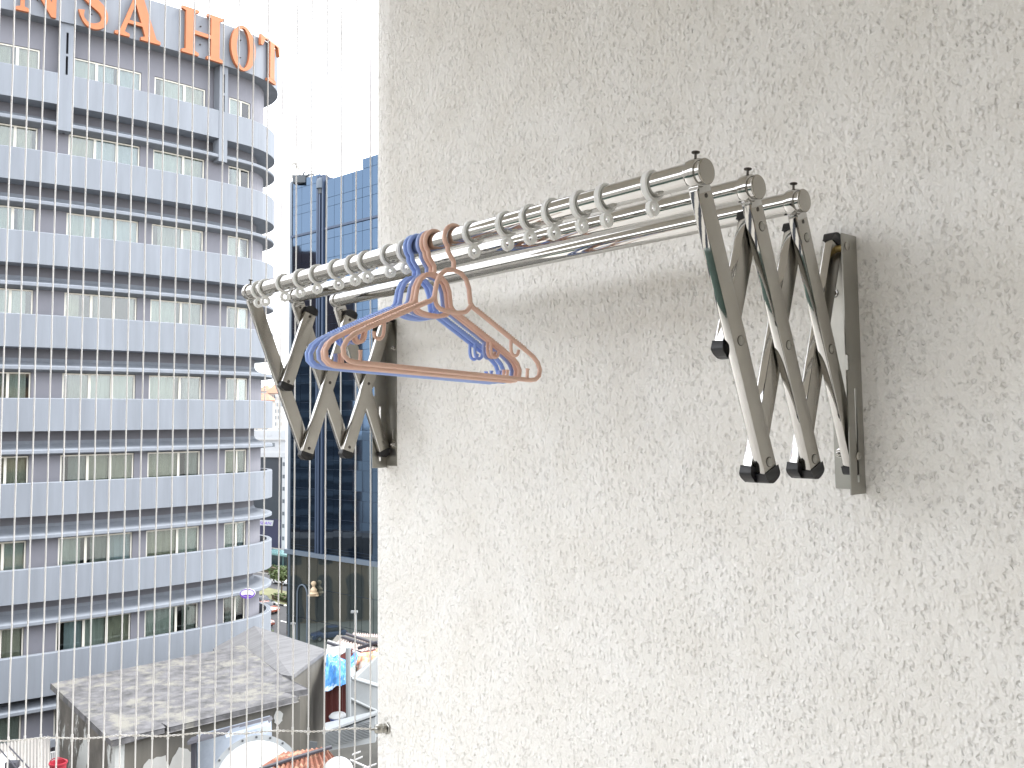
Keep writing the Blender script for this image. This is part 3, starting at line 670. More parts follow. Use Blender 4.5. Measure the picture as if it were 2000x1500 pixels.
# ------------------------------------------------------------------ ground and street
GZ = -26.0
M.update(
    asphalt=mat('asphalt', (.055, .055, .058), .9, var=.25, vscale=.15, bump=.2, bscale=3),
    paving=mat('paving', (.30, .29, .27), .85, var=.2, vscale=.4),
    kerb_w=mat('kerb_white', (.75, .75, .72), .7), kerb_b=mat('kerb_black', (.03, .03, .03), .7),
    leaf=mat('leaves', (.055, .10, .03), .7, var=.45, vscale=1.2), leaf_b=mat('light_leaves', (.10, .14, .045), .7, var=.4, vscale=1.5),
    soil=mat('dry_grass', (.16, .16, .08), .9, var=.3, vscale=.8),
    bark=mat('bark', (.12, .09, .06), .9, var=.3, vscale=4),
    concrete=mat('pale_concrete', (.46, .44, .40), .85, var=.15, vscale=.3),
    tglass=mat('blue_curtain_wall', (.048, .078, .122), .04, .92, bump=.05, bscale=.5, bdist=.03),
    tglass_b=mat('dark_curtain_wall', (.14, .27, .50), .05, .92, bump=.05, bscale=.5, bdist=.03),
    pglass=mat('green_podium_glass', (.16, .19, .185), .05, .85, bump=.06, bscale=.5, bdist=.03),
    mullion=mat('dark_mullion', (.03, .05, .09), .4, .3),
    spandrel=mat('spandrel_band', (.085, .11, .14), .5),
    brown=mat('brown_brick', (.10, .045, .035), .85, var=.2, vscale=.3), band=mat('grey_band', (.075, .085, .095), .8, var=.1, vscale=.4), dkwin=mat('dark_window', (.015, .02, .03), .3),
    stone=mat('sand_stone', (.24, .17, .115), .85, var=.35, vscale=.35),
    black_panel=mat('black_panel', (.022, .030, .040), .55, var=.15, vscale=.2), navy_panel=mat('navy_panel', (.02, .022, .055), .5),
    cladding=mat('white_cladding', (.42, .435, .45), .6, var=.05, vscale=.3), apt=mat('cream_render', (.34, .31, .27), .8, var=.06, vscale=.1), apt2=mat('white_render', (.38, .38, .375), .8),
    terracotta=mat('terracotta_roof', (.36, .17, .11), .8, var=.2, vscale=.4), bluewin=mat('blue_glass', (.22, .40, .55), .15, .5), greywin=mat('grey_glass', (.16, .18, .20), .25, .3),
    canopy=mat('teal_canopy', (.17, .31, .31), .25, .3), dark_glass=mat('dark_shop_glass', (.02, .05, .06), .15),
    car_dark=mat('black_car_paint', (.012, .012, .015), .25, coat=1), car_red=mat('rust_red_car_paint', (.30, .075, .04), .3, coat=1), car_white=mat('white_car_paint', (.75, .75, .75), .3, coat=1),
    car_blue=mat('blue_car_paint', (.04, .10, .30), .3, coat=1), tyre=mat('tyre_rubber', (.012, .012, .012), .8), lamp=mat('tail_lamp', (.5, .02, .02), .3),
    gold=mat('gold_reflection', (.50, .38, .25), .5),
)
g = MB(); n = 24
g.add([W(-3000, -3000, GZ), W(3000, -3000, GZ), W(3000, 3000, GZ), W(-3000, 3000, GZ)], [(0, 1, 2, 3)]); struct(g.build('ground', 'paving', None))
# the avenue runs past the glass tower, about parallel to its front
def road_poly(name, pts, h, m, kind=True):
    mb = MB(); mb.add([W(x, y, GZ + h) for x, y in pts], [tuple(range(len(pts)))]); return struct(mb.build(name, m))
AV = V((.757, -.653)); AN = V((.653, .757))                          # along the avenue and across it (away)
def av(a, b): q = V((-33, 126)) + AV * a + AN * b; return (q.x, q.y)
def strip_poly(a0, a1, b0, b1): return [av(a0, b0), av(a1, b0), av(a1, b1), av(a0, b1)]
road_poly('road', strip_poly(-160, 60, -9, 2.5), .004, 'asphalt')
road_poly('side_road', strip_poly(-160, 60, 9.5, 17), .004, 'asphalt')
for i in range(14):                                                  # lane dashes
    mb = MB(); mb.add([W(*p, GZ + .008) for p in strip_poly(-40 + i * 5, -37.4 + i * 5, -3.4, -3.15)], [(0, 1, 2, 3)]); struct(mb.build('lane_marking', 'kerb_w'))
med = MB(); med.slab([W(*p, GZ) for p in strip_poly(-60, 40, 2.8, 9.2)], V((0, 0, .14))); struct(med.build('median', 'soil'))
for i in range(44):                                                  # black and white kerb blocks
    a0 = -30 + i * 1.3; kb = MB(); kb.slab([W(*p, GZ) for p in strip_poly(a0, a0 + 1.28, 2.5, 2.78)], V((0, 0, .2))); struct(kb.build('kerb', 'kerb_w' if i % 2 else 'kerb_b'))
def leaf_mass(mb, c, rx, ry, rz, n, sz, rn, ax=(V((1, 0, 0)), V((0, 1, 0)))):
    for i in range(n):
        while True:
            u, v, w = rn.uniform(-1, 1), rn.uniform(-1, 1), rn.uniform(-1, 1)
            if .25 < u * u + v * v + w * w < 1: break
        p = c + ax[0] * (u * rx) + ax[1] * (v * ry) + V((0, 0, w * rz)); a = V((rn.uniform(-1, 1), rn.uniform(-1, 1), rn.uniform(-.6, .6))).normalized(); b = a.cross(V((rn.uniform(-1, 1), rn.uniform(-1, 1), rn.uniform(-1, 1)))).normalized()
        s = sz * rn.uniform(.6, 1.3); mb.add([p - a * s, p + b * s * .55, p + a * s, p - b * s * .55], [(0, 1, 2, 3)])
rn = random.Random(21)
def hedge(name, label, a0, a1, b, hgt, wid, m):
    mb = MB(); c = (a0 + a1) / 2; bx = V((AV.x, AV.y, 0)); e1 = HX * AV.x + HD * AV.y; e2 = HX * AN.x + HD * AN.y
    n = int((a1 - a0) / 1.1)
    for i in range(n): leaf_mass(mb, W(*av(a0 + (i + .5) * (a1 - a0) / n, b), GZ + .15 + hgt * .5), .9, wid, hgt * .55, 90, .22, rn, (e1, e2))
    core = MB(); core.slab([W(*p, GZ + .1) for p in strip_poly(a0, a1, b - wid * .6, b + wid * .6)], V((0, 0, hgt * .75)))
    t = T(name, label, 'hedge', W(*av(c, b), GZ + .1)); stuff(t.part(mb, 'foliage', m, recalc=False)); t.part(core, 'branch_core', 'bark')
hedge('hedge', 'long dark green clipped hedge behind the avenue, under the teal canopy', -34, 0, 18.4, 1.3, .9, 'leaf')
hedge('hedge', 'dull green roadside hedge nearest the concrete rooftop', 3, 15.5, -12.2, 2.0, 1.0, 'leaf_b')
hedge('hedge', 'low pale hedge on the median beside the striped kerb', -8, 12, 4.6, .9, .8, 'leaf_b')
# small tree on the median
def tree(x, y, h, cr, label, m='leaf_b'):
    t = T('street_tree', label, 'tree', W(x, y, GZ)); tr = MB(); b = W(x, y, GZ)
    tr.tube([b, b + V((.05, 0, h * .35)), b + V((-.05, .06, h * .62))], [.14, .11, .07], 8)
    for q in range(6):
        a = q * 1.05 + .3; tr.tube([b + V((0, 0, h * (.42 + .03 * q))), b + V((math.cos(a) * cr * .45, math.sin(a) * cr * .45, h * .72)), b + V((math.cos(a) * cr * .75, math.sin(a) * cr * .75, h * .85))], [.06, .04, .015], 6)
    t.part(tr, 'trunk', 'bark'); cm = MB()
    for q in range(16):
        a = rn.uniform(0, 6.28); r_ = cr * rn.uniform(.1, .8); leaf_mass(cm, b + V((math.cos(a) * r_, math.sin(a) * r_, h * rn.uniform(.62, 1.0))), cr * .42, cr * .42, h * .12, 60, .24, rn)
    stuff(t.part(cm, 'crown', m, recalc=False))
tree(*av(-9, 6.5), 4.2, 1.7, 'small leafy green tree standing on the avenue median')
# ------------------------------------------------------------------ cars
def car(x, y, ang, m, label, group='cars on the avenue'):
    b = W(x, y, GZ + .01); t = T('car', label, 'car', b, group)
    f_ = (HX * math.cos(ang) + HD * math.sin(ang)); s_ = (HX * -math.sin(ang) + HD * math.cos(ang)); z_ = V((0, 0, 1))
    def pf(prof, w, name, m, inset=0, par=None, bev=.06):
        mb = MB(); k = len(prof); vs = [b + f_ * u + z_ * v - s_ * w for u, v in prof] + [b + f_ * u + z_ * v + s_ * w for u, v in prof]
        mb.add(vs, [tuple(range(k))[::-1], tuple(range(k, 2 * k))] + [(i, (i + 1) % k, k + (i + 1) % k, k + i) for i in range(k)]); return t.part(mb, name, m, par, bevel=bev)
    bo = pf([(-2.1, .32), (2.1, .32), (2.15, .62), (1.95, .82), (1.0, .95), (-1.95, .98), (-2.15, .7)], .86, 'body', m)
    pf([(-1.75, .97), (-1.25, 1.42), (.15, 1.45), (.95, .96)], .72, 'cabin', 'dkwin', bev=.05)
    pf([(-1.22, 1.435), (-1.15, 1.475), (.05, 1.495), (.13, 1.46)], .68, 'roof', m, bev=.01)
    for u in (-1.3, 1.32):
        for sg in (-1, 1):
            w = MB(); w.lathe([(.20, -.1), (.31, -.1), (.32, -.07), (.32, .07), (.31, .1), (.20, .1)], b + f_ * u + s_ * (sg * .80) + z_ * .32, s_, 18); wo = t.part(w, 'wheel', 'tyre')
            r_ = MB(); r_.lathe([(.19, -.105), (.19, .105), (.05, .112)], b + f_ * u + s_ * (sg * .80) + z_ * .32, s_ * sg, 12); t.part(r_, 'rim', 'cladding', wo)
    for sg in (-1, 1):
        h = MB(); h.obox(b + f_ * 2.08 + s_ * (sg * .62) + z_ * .68, f_ * .06, s_ * .16, z_ * .07); t.part(h, 'headlight', 'cladding', bevel=.01)
        h = MB(); h.obox(b - f_ * 2.1 + s_ * (sg * .66) + z_ * .78, f_ * .05, s_ * .14, z_ * .08); t.part(h, 'tail_light', 'lamp', bevel=.01)
ang = math.atan2(AV.y, AV.x)
car(*av(-5.2, .6), ang, 'car_dark', 'black car beside the striped kerb on the far avenue')
car(*av(-1.2, -1.5), ang + .05, 'car_red', 'rust red car on the far avenue, right of the black car')
car(*av(5.5, -6.8), ang, 'car_red', 'red car close to the hotel corner, nearest of the avenue cars')
car(*av(.3, -4.6), ang, 'car_white', 'white car just beside the hotel edge on the avenue')
car(*av(-18, 13), ang + math.pi, 'car_white', 'white car on the side road behind the median')
# ------------------------------------------------------------------ teal canopy and viaduct behind the avenue
cn = T('canopy_walkway', 'teal glass canopy over a dark shopfront walkway behind the avenue', 'canopy', W(*av(-6, 24), GZ))
cn.part(MB().slab([W(*p, GZ + 2.7) for p in strip_poly(-46, 12, 20.2, 23.5)], V((0, 0, .35))), 'canopy_roof', 'canopy')
cn.part(MB().slab([W(*p, GZ) for p in strip_poly(-46, 12, 24, 25)], V((0, 0, 2.6))), 'shopfront', 'dark_glass')
for i in range(12):
    q = MB(); q.cyl(W(*av(-44 + i * 5, 20.6), GZ), W(*av(-44 + i * 5, 20.6), GZ + 2.7), .1, 10); cn.part(q, 'post', 'canopy')
for i in range(11):
    q = MB(); q.slab([W(*p, GZ + 1.7) for p in strip_poly(-43.5 + i * 5, -39.5 + i * 5, 23.85, 24.0)], V((0, 0, .35))); cn.part(q, 'shop_sign', 'band')
vd = T('elevated_viaduct', 'pale concrete flyover with rails below the black building', 'viaduct', W(*av(-6, 36), GZ))
for (h0, h1, b0, b1, m) in ((3.3, 3.75, 31, 31.4, 'concrete'), (2.0, 3.2, 31.2, 39, 'stone'), (4.3, 4.55, 34.5, 34.9, 'concrete'), (5.0, 5.2, 36.0, 36.3, 'concrete'), (3.9, 4.05, 32.6, 33, 'band')):
    vd.part(MB().slab([W(*p, GZ + h0) for p in strip_poly(-70, 30, b0, b1)], V((0, 0, h1 - h0))), 'girder', m)
for i in range(7):
    q = MB(); q.cyl(W(*av(-62 + i * 13, 35), GZ), W(*av(-62 + i * 13, 35), GZ + 2.0), .8, 14); vd.part(q, 'pier', 'concrete')
for i in range(30):
    q = MB(); q.cyl(W(*av(-62 + i * 3, 34.7), GZ + 3.2), W(*av(-62 + i * 3, 34.7), GZ + 4.3), .07, 6); vd.part(q, 'rail_post', 'concrete')
# ------------------------------------------------------------------ helper: a plain block between two ground points
def block(t, p0, p1, depth, z0, z1, name, m, bevel=0):               # p0, p1: left and right ends of the front, in plan
    a, b = V((*p0, 0)), V((*p1, 0)); u = (b - a).normalized(); nn = V((-u.y, u.x, 0))
    pts = [a, b, b + nn * depth, a + nn * depth]
    return t.part(MB().slab([W(p.x, p.y, z0) for p in pts], V((0, 0, z1 - z0))), name, m, bevel=bevel)
def front_rects(t, p0, p1, rects, name, m, proud=.05, th=.08, par=None):   # rects in metres along the front: (u0, u1, z0, z1)
    a, b = V((*p0, 0)), V((*p1, 0)); u = (b - a).normalized(); nn = V((-u.y, u.x, 0)); out = []
    for (u0, u1, z0, z1) in rects:
        q = [a + u * u0 - nn * proud, a + u * u1 - nn * proud]; 
        pts = [W(q[0].x, q[0].y, z0), W(q[1].x, q[1].y, z0), W(q[1].x, q[1].y, z1), W(q[0].x, q[0].y, z1)]
        w = W(nn.x, nn.y, 0) - C
        out.append(t.part(MB().slab(pts, w * th), name, m if isinstance(m, str) else rn.choice(m), par))
    return out
# ------------------------------------------------------------------ the blue glass tower
gt = T('glass_office_tower', 'dark blue mirror glass office tower right of the hotel, stepped at the top', 'building', W(-20, 104, GZ))
G0, GU = V((-26.35, 105.1, 0)), V((11.6, -10.0, 0)).normalized(); GN = V((-GU.y, GU.x, 0))     # GN points into the tower
def gpt(u, w=0.0): q = G0 + GU * u + GN * w; return (q.x, q.y)
sec = [(0.0, 5.35, 29.35, 'tglass'), (6.35, 13.0, 28.5, 'tglass'), (13.0, 30.0, 29.5, 'tglass')]
PB = -14.7
rows = []
z = 29.5
top_rows = [29.5, 28.35, 26.2, 25.15, 22.75]
zz = 22.45
while zz > PB + .6: top_rows.append(zz); zz -= 1.05; top_rows.append(zz); zz -= 2.25
top_rows.append(PB + .5)
zr = sorted(set(top_rows))[::-1]
# body set back behind the panes
for (u0, u1, zt_, _) in sec:
    b_ = MB(); b_.slab([W(*gpt(u0, .12), GZ), W(*gpt(u1, .12), GZ), W(*gpt(u1, 16), GZ), W(*gpt(u0, 16), GZ)], V((0, 0, zt_ - .15 - GZ))); gt.part(b_, 'frame_core', 'mullion')
b_ = MB(); b_.slab([W(*gpt(5.35, .9), GZ), W(*gpt(6.35, .9), GZ), W(*gpt(6.35, 12), GZ), W(*gpt(5.35, 12), GZ)], V((0, 0, 28.2 - GZ))); gt.part(b_, 'recess', 'mullion')
for u in (5.0, 5.42, 6.02): b_ = MB(); b_.slab([W(*gpt(u, -.25), PB), W(*gpt(u + .3, -.25), PB), W(*gpt(u + .3, .5), PB), W(*gpt(u, .5), PB)], V((0, 0, 29.0 - PB))); gt.part(b_, 'fin', 'mullion')
b_ = MB(); b_.slab([W(*gpt(-.75, .1), GZ), W(*gpt(-.06, -.05), GZ), W(*gpt(-.06, 1.2), GZ), W(*gpt(-.75, 1.2), GZ)], V((0, 0, 29.45 - GZ))); gt.part(b_, 'corner_pier', 'spandrel')
b_ = MB(); b_.slab([W(*gpt(-.2, -.12), 22.47), W(*gpt(30, -.12), 22.47), W(*gpt(30, .1), 22.47), W(*gpt(-.2, .1), 22.47)], V((0, 0, .26))); gt.part(b_, 'mullion_band', 'mullion')
rp_ = random.Random(9); rest = MB()
def pane(u0, u1, z0, z1, m, mbx=None):
    j = [rp_.uniform(-.010, .010) for _ in range(3)]
    pts = [W(*gpt(u, .02 + (u - u0) * j[0] * .6 + (zz_ - z0) * j[1] * .5 + .01), zz_) for u, zz_ in ((u0 + .02, z0 + .02), (u1 - .02, z0 + .02), (u1 - .02, z1 - .02), (u0 + .02, z1 - .02))]
    th = (W(*gpt(0, .05), 0) - W(*gpt(0, 0), 0))
    if mbx is not None: mbx.slab(pts, th); return
    gt.part(MB().slab(pts, th), 'glass_pane', m)
for (u0, u1, zt_, m) in sec:
    nc = max(1, round((min(u1, 16.4) - u0) / 1.7)); ue = min(u1, 16.4)
    for c in range(nc):
        a, b = u0 + (ue - u0) * c / nc, u0 + (ue - u0) * (c + 1) / nc
        for i in range(len(zr) - 1):
            z1_, z0_ = min(zr[i], zt_), zr[i + 1]
            if z1_ - z0_ < .2 or (abs(z1_ - 22.75) < .01): continue
            pane(a, b, z0_, z1_, 'tglass')
    if u1 > 16.4:
        for c in range(8):
            for i in range(len(zr) - 1):
                if min(zr[i], zt_) - zr[i + 1] > .2: pane(16.4 + c * 1.7, 16.4 + (c + 1) * 1.7, zr[i + 1], min(zr[i], zt_), 'tglass', rest)
stuff(gt.part(rest, 'glass_pane', 'tglass'))
b_ = MB(); b_.slab([W(*gpt(-.8, -.3), PB - .3), W(*gpt(30, -.3), PB - .3), W(*gpt(30, .2), PB - .3), W(*gpt(-.8, .2), PB - .3)], V((0, 0, .5))); gt.part(b_, 'podium_band', 'spandrel')
for c in range(9):
    for i in range(3):
        a = -.7 + c * 1.95; z0_ = GZ + .4 + i * 3.55; pts = [W(*gpt(u, .03 + rp_.uniform(-.006, .006)), zz_) for u, zz_ in ((a + .03, z0_), (a + 1.92, z0_), (a + 1.92, z0_ + 3.5), (a + .03, z0_ + 3.5))]
        gt.part(MB().slab(pts, W(*gpt(0, .05), 0) - W(*gpt(0, 0), 0)), 'podium_pane', 'pglass')
# arch reflected in the podium glass, modelled as a tube
am = MB(); ua, zb_ = 1.6, GZ + 1.0; arc = [(ua, zb_), (ua, zb_ + 5.6)] + [(ua + .95 - .95 * math.cos(R(q)), zb_ + 5.6 + 1.1 * math.sin(R(q))) for q in range(15, 180, 15)] + [(ua + 1.9, zb_ + 5.6), (ua + 1.9, zb_)]
am.tube([W(*gpt(u, -.12), z_) for u, z_ in arc], .09, 8); gt.part(am, 'arch_reflection', 'spandrel')
gl = MB(); c_ = W(*gpt(5.0, -.35), -18.3); gl.lathe([(.5, -.75), (.56, -.65), (.38, -.5), (.40, -.25), (.22, -.05), (.12, .1), (.24, .3), (.30, .45), (.24, .62), (.05, .72)], c_, V((0, 0, 1)), 14); gl.obox(c_ + V((0, 0, -.85)), HX * .6, HD * .25, V((0, 0, .09))); gt.part(gl, 'lamp_reflection', 'gold')  # lamp reflection in the podium glass, built as a gold solid
# window-cleaning gear on its roof
cg = T('roof_cradle', 'roof crane with a large hoop and jib on the glass tower', 'crane', W(*gpt(1.6, 1.5), 29.35))
c_ = at(577, 336, 104.5); hp = MB(); hp.tube([c_ + (HX * .72 + HD * .2) * (.6 * math.cos(q) - .35 * math.sin(q)) + V((0, 0, 1.05 * math.sin(q) + .25 * math.cos(q))) for q in [2 * math.pi * i / 24 for i in range(24)]], .16, 8, closed=True); cg.part(hp, 'hoop', 'concrete')
jb = MB(); a_, b2 = at(583, 347, 104.4), at(612, 340, 102.6); jb.tube([a_, b2], .12, 6); jb.tube([at(590, 345, 104), at(594, 336, 103.8), at(604, 341, 103)], .08, 6); jb.tube([at(594, 336, 103.8), at(590, 352, 104)], .08, 6); jb.tube([at(612, 340, 102.6), at(613, 350, 102.6)], .08, 6); cg.part(jb, 'jib', 'band')
bs = MB(); bs.obox(at(588, 351, 104), HX * .9, HD * .5, V((0, 0, .45))); cg.part(bs, 'carriage', 'band')
dm = T('roof_dome', 'small round roof vent in the glass tower recess', 'vent', at(627, 357, 101.2)); dmm = MB(); dmm.lathe([(.55, -.7), (.55, .1), (.42, .42), (.18, .6), (.02, .64)], at(627, 357, 101.4), V((0, 0, 1)), 14); dm.part(dmm, 'cowl', 'spandrel'); dmm = MB(); dmm.cyl(at(627, 357, 101.4) + V((0, 0, -1.3)), at(627, 357, 101.4) + V((0, 0, -.7)), .3, 10); dm.part(dmm, 'stack', 'band')
# ------------------------------------------------------------------ buildings across the road from it, seen in its glass
bt = T('brown_apartment_tower', 'stepped brown tower with grey banded storeys, mirrored in the glass facade', 'building', W(-112, 124, GZ))
bt_steps = [(100, 108, 30), (108, 114, 37), (114, 119, 41), (119, 125, 45), (125, 133, 47), (133, 150, 47)]
for (d0, d1, h) in bt_steps:
    bt.part(MB().slab([W(-112, d0, GZ), W(-112, d1, GZ), W(-132, d1, GZ), W(-132, d0, GZ)], V((0, 0, h - GZ))), 'wing', 'brown')
for i in range(12):
    z_ = -22 + i * 3.4; bt.part(MB().slab([W(-111.2, 100, z_), W(-111.2, 150, z_), W(-112.1, 150, z_), W(-112.1, 100, z_)], V((0, 0, 1.3))), 'balcony_band', 'band')
    bt.part(MB().slab([W(-111.7, 101, z_ + 1.32), W(-111.7, 149, z_ + 1.32), W(-112.05, 149, z_ + 1.32), W(-112.05, 101, z_ + 1.32)], V((0, 0, 2.2))), 'window_strip', 'dkwin')
sb = T('stone_arcade', 'sandstone arcade with round arches, mirrored in the glass tower podium', 'building', W(-40, 112, GZ))
sb.part(MB().slab([W(-40, 96, GZ), W(-40, 128, GZ), W(-47, 128, GZ), W(-47, 96, GZ)], V((0, 0, 11))), 'wall', 'stone')
for i in range(8):
    am = MB(); y0 = 97 + i * 3.9; prof = [(y0, .2), (y0 + 2.2, .2), (y0 + 2.2, 5.2)] + [(y0 + 1.1 + 1.1 * math.cos(R(q)), 5.2 + 1.1 * math.sin(R(q))) for q in range(20, 180, 20)] + [(y0, 5.2)]
    poly_extrude(am, [prof], lambda u, v, w: W(-39.95 - w, u, GZ + v), .06); sb.part(am, 'arch', 'dkwin')
    sb.part(MB().slab([W(-39.94, y0 + .3, GZ + 7.6), W(-39.94, y0 + 1.9, GZ + 7.6), W(-39.94, y0 + 1.9, GZ + 9.6), W(-39.94, y0 + .3, GZ + 9.6)], HX * -.05), 'window', 'dkwin')
car(-30.5, 101, 1.2, 'car_blue', 'blue car parked by the podium, seen mirrored in its glass', 'cars by the podium')
car(-31, 108, 1.5, 'car_white', 'white car parked by the podium, seen mirrored in its glass', 'cars by the podium')
# ------------------------------------------------------------------ black building, far blocks
bp0, bp1 = xd(at(440, 1000, 175))[:2], xd(at(552, 1000, 168))[:2]
bb = T('black_panel_building', 'black clad building with white frame and slanted white sign, beyond the hotel corner', 'building', W(*bp0, GZ))
zt_b = at(520, 893, 170).z - C.z
block(bb, bp0, bp1, 14, GZ, zt_b, 'wall', 'black_panel')
w_ = (V(bp1) - V(bp0)).length
front_rects(bb, bp0, bp1, [(-.5, w_ + .9, zt_b + .02, zt_b + 1.0)], 'top_frame', 'cladding', .35, .6)
front_rects(bb, bp0, bp1, [(w_ + .05, w_ + .9, GZ, zt_b)], 'side_frame', 'cladding', .3, .6)
zn = at(520, 1013, 170).z - C.z; zl = at(520, 1068, 170).z - C.z
front_rects(bb, bp0, bp1, [(-.4, w_ - .25, zl, zn)], 'dark_panel', 'navy_panel', .06, .05)
front_rects(bb, bp0, bp1, [(-.3, w_ - .05, zl - 2.4, zl - .05)], 'base_band', 'concrete', .2, .15)
front_rects(bb, bp0, bp1, [(w_ - 1.0, w_ - .28, at(545, 1044, 170).z - C.z, at(545, 1032, 170).z - C.z)], 'vent_panel', 'band', .1, .03)
for i in range(7): front_rects(bb, bp0, bp1, [(w_ + .2, w_ + .75, zt_b - 1.6 - i * 2.3, zt_b - .9 - i * 2.3)], 'frame_window', 'greywin', .33, .02)
a_ = V((*bp0, 0)); u_ = (V((*bp1, 0)) - a_).normalized(); n_ = V((-u_.y, u_.x, 0))
def bfront(u, z, p): q = a_ + u_ * u - n_ * p; return W(q.x, q.y, z)
uL = w_ * (500 - 440) / 112.; uR = w_ * (536 - 440) / 112.; z0s, z1s = at(517, 1027.5, 169).z - C.z, at(517, 1016.5, 169).z - C.z
sg = MB(); sg.slab([bfront(uL, z0s, .16), bfront(uR - .25, z0s, .16), bfront(uR, z1s, .16), bfront(uL + .3, z1s, .16)], W(n_.x, n_.y) - C - Vector((0, 0, 0))); 
sg = MB(); sg.slab([bfront(uL, z0s, .16), bfront(uR - .25, z0s, .16), bfront(uR, z1s, .16), bfront(uL + .3, z1s, .16)], (W(n_.x, n_.y) - C) * .06); so_ = bb.part(sg, 'sign_board', 'cladding')
fc = bpy.data.curves.new('t', 'FONT'); fc.body = 'ASEAN'; fc.size = .92; fc.shear = .3; fc.extrude = .01
fo = bpy.data.objects.new('t', fc); col.objects.link(fo); dg = bpy.context.evaluated_depsgraph_get(); tm = bpy.data.meshes.new_from_object(fo.evaluated_get(dg)); bpy.data.objects.remove(fo)
wmax = max(v.co.x for v in tm.vertices); kx = (uR - uL - .9) / wmax
tmb = MB(); tmb.add([bfront(uL + .42 + v.co.x * kx, z0s + .22 + v.co.y * .82, .175 + v.co.z) for v in tm.vertices], [tuple(p.vertices) for p in tm.polygons]); bb.part(tmb, 'lettering', 'purple', so_)
# white low-rise in front of the apartments
lw0, lw1 = xd(at(430, 870, 205))[:2], xd(at(558, 870, 198))[:2]
lw = T('white_low_block', 'white low block with a row of small blue windows above the black building', 'building', W(*lw0, GZ)); zt_l = at(520, 840, 200).z - C.z
block(lw, lw0, lw1, 10, GZ, zt_l, 'wall', 'cladding'); wl_ = (V(lw1) - V(lw0)).length
zc = at(520, 862, 200).z - C.z
for i in range(16): front_rects(lw, lw0, lw1, [(.4 + i * .95, 1.1 + i * .95, zc - 1.2, zc - .35)], 'window', ['bluewin', 'bluewin', 'greywin'], .06, .08)
for i in range(4): front_rects(lw, lw0, lw1, [(6.6 + i * 2.2, 7.9 + i * 2.2, zt_l - 1.3, zt_l - .6)], 'upper_window', ['bluewin', 'cladding'], .06, .08)
front_rects(lw, lw0, lw1, [(-.2, wl_ + .1, zc + .2, zc + .5)], 'ledge', 'apt2', .3, .35)
# distant apartment blocks
def flats(name, label, pxa, pxb, py, D, depth, m, nc, nr, fh, roof, wm):
    p0, p1 = xd(at(pxa, 800, D))[:2], xd(at(pxb, 800, D))[:2]; zt_ = at((pxa + pxb) / 2, py, D).z - C.z
    t = T(name, label, 'building', W(*p0, GZ)); block(t, p0, p1, depth, GZ, zt_, 'wall', m); w = (V(p1) - V(p0)).length; cw = w / nc
    for r_ in range(nr):
        for c in range(nc):
            zq = zt_ - 1.0 - r_ * fh
            if (r_ + c) % 7 == 6: continue
            front_rects(t, p0, p1, [(c * cw + cw * .18, c * cw + cw * .78, zq - fh * .55, zq)], 'window', wm, .05, .1)
    if roof:
        a, b = V((*p0, 0)), V((*p1, 0)); u = (b - a).normalized(); nn = V((-u.y, u.x, 0)); mid = (a + b) / 2 + nn * depth / 2
        rm = MB(); base = [a - u * .8 - nn * .8, b + u * .8 - nn * .8, b + u * .8 + nn * (depth + .8), a - u * .8 + nn * (depth + .8)]
        r1, r2 = (a + b) / 2 + nn * depth / 2 - u * w * .18, (a + b) / 2 + nn * depth / 2 + u * w * .18
        vs = [W(p.x, p.y, zt_ + .03) for p in base] + [W(r1.x, r1.y, zt_ + roof), W(r2.x, r2.y, zt_ + roof)]
        rm.add(vs, [(0, 1, 5, 4), (1, 2, 5), (2, 3, 4, 5), (3, 0, 4), (0, 3, 2, 1)]); t.part(rm, 'roof', 'terracotta')
flats('apartment_block', 'far cream apartment block with terracotta hipped roof left of the white tower', 492, 524, 782, 420, 14, 'apt', 5, 8, 3.1, 3.6, ['greywin', 'greywin', 'band'])
flats('apartment_block', 'far terracotta topped block with white gables, lowest of the distant flats', 505, 521, 764, 470, 12, 'apt2', 4, 3, 3.0, 3.4, ['terracotta', 'greywin'])
flats('apartment_block', 'far pink roofed apartment block beside the white tower', 523, 538, 768, 440, 12, 'apt', 4, 8, 3.0, 4.6, ['greywin', 'band'])
flats('apartment_block', 'far slim white apartment tower nearest the glass tower', 537, 552, 770, 400, 12, 'apt2', 5, 11, 2.9, 0, ['greywin', 'apt'])
flats('apartment_block', 'far white apartment block half hidden by the hotel corner', 470, 494, 748, 430, 14, 'apt2', 5, 9, 3.1, 2.8, ['greywin', 'terracotta', 'band'])

# ------------------------------------------------------------------ unseen block added behind the balcony to put a dark band in the chrome
ob = T('added_opposite_block', 'long grey block added unseen behind the viewer to darken reflections in the chrome rods', 'building', W(20, -40, GZ))
ob.part(MB().slab([W(-70, -34, GZ), W(60, -46, GZ), W(62, -60, GZ), W(-68, -48, GZ)], V((0, 0, 38))), 'wall', 'stone')
for i in range(10):
    z_ = GZ + 2 + i * 3.3; f0 = lambda x: -34 - 12 * (x + 70) / 130 + .06
    ob.part(MB().slab([W(-69, f0(-69), z_), W(59, f0(59), z_), W(59, f0(59) - .1, z_), W(-69, f0(-69) - .1, z_)], V((0, 0, 1.6))), 'window_strip', 'dkwin')
nbk = T('added_neighbour_block', 'tall grey block added unseen left of the viewer for grey reflections in the chrome rods', 'building', W(-36, 0, GZ))  # out-of-view block added to turn the rods' white reflections grey
nbk.part(MB().slab([W(-34, -30, GZ), W(-34, 21, GZ), W(-46, 21, GZ), W(-46, -30, GZ)], V((0, 0, 33))), 'wall', 'concrete')
for i in range(9):
    z_ = GZ + 2 + i * 3.3
    nbk.part(MB().slab([W(-33.94, -29, z_), W(-33.94, 20, z_), W(-34.05, 20, z_), W(-34.05, -29, z_)], V((0, 0, 1.5))), 'window_strip', 'dkwin')
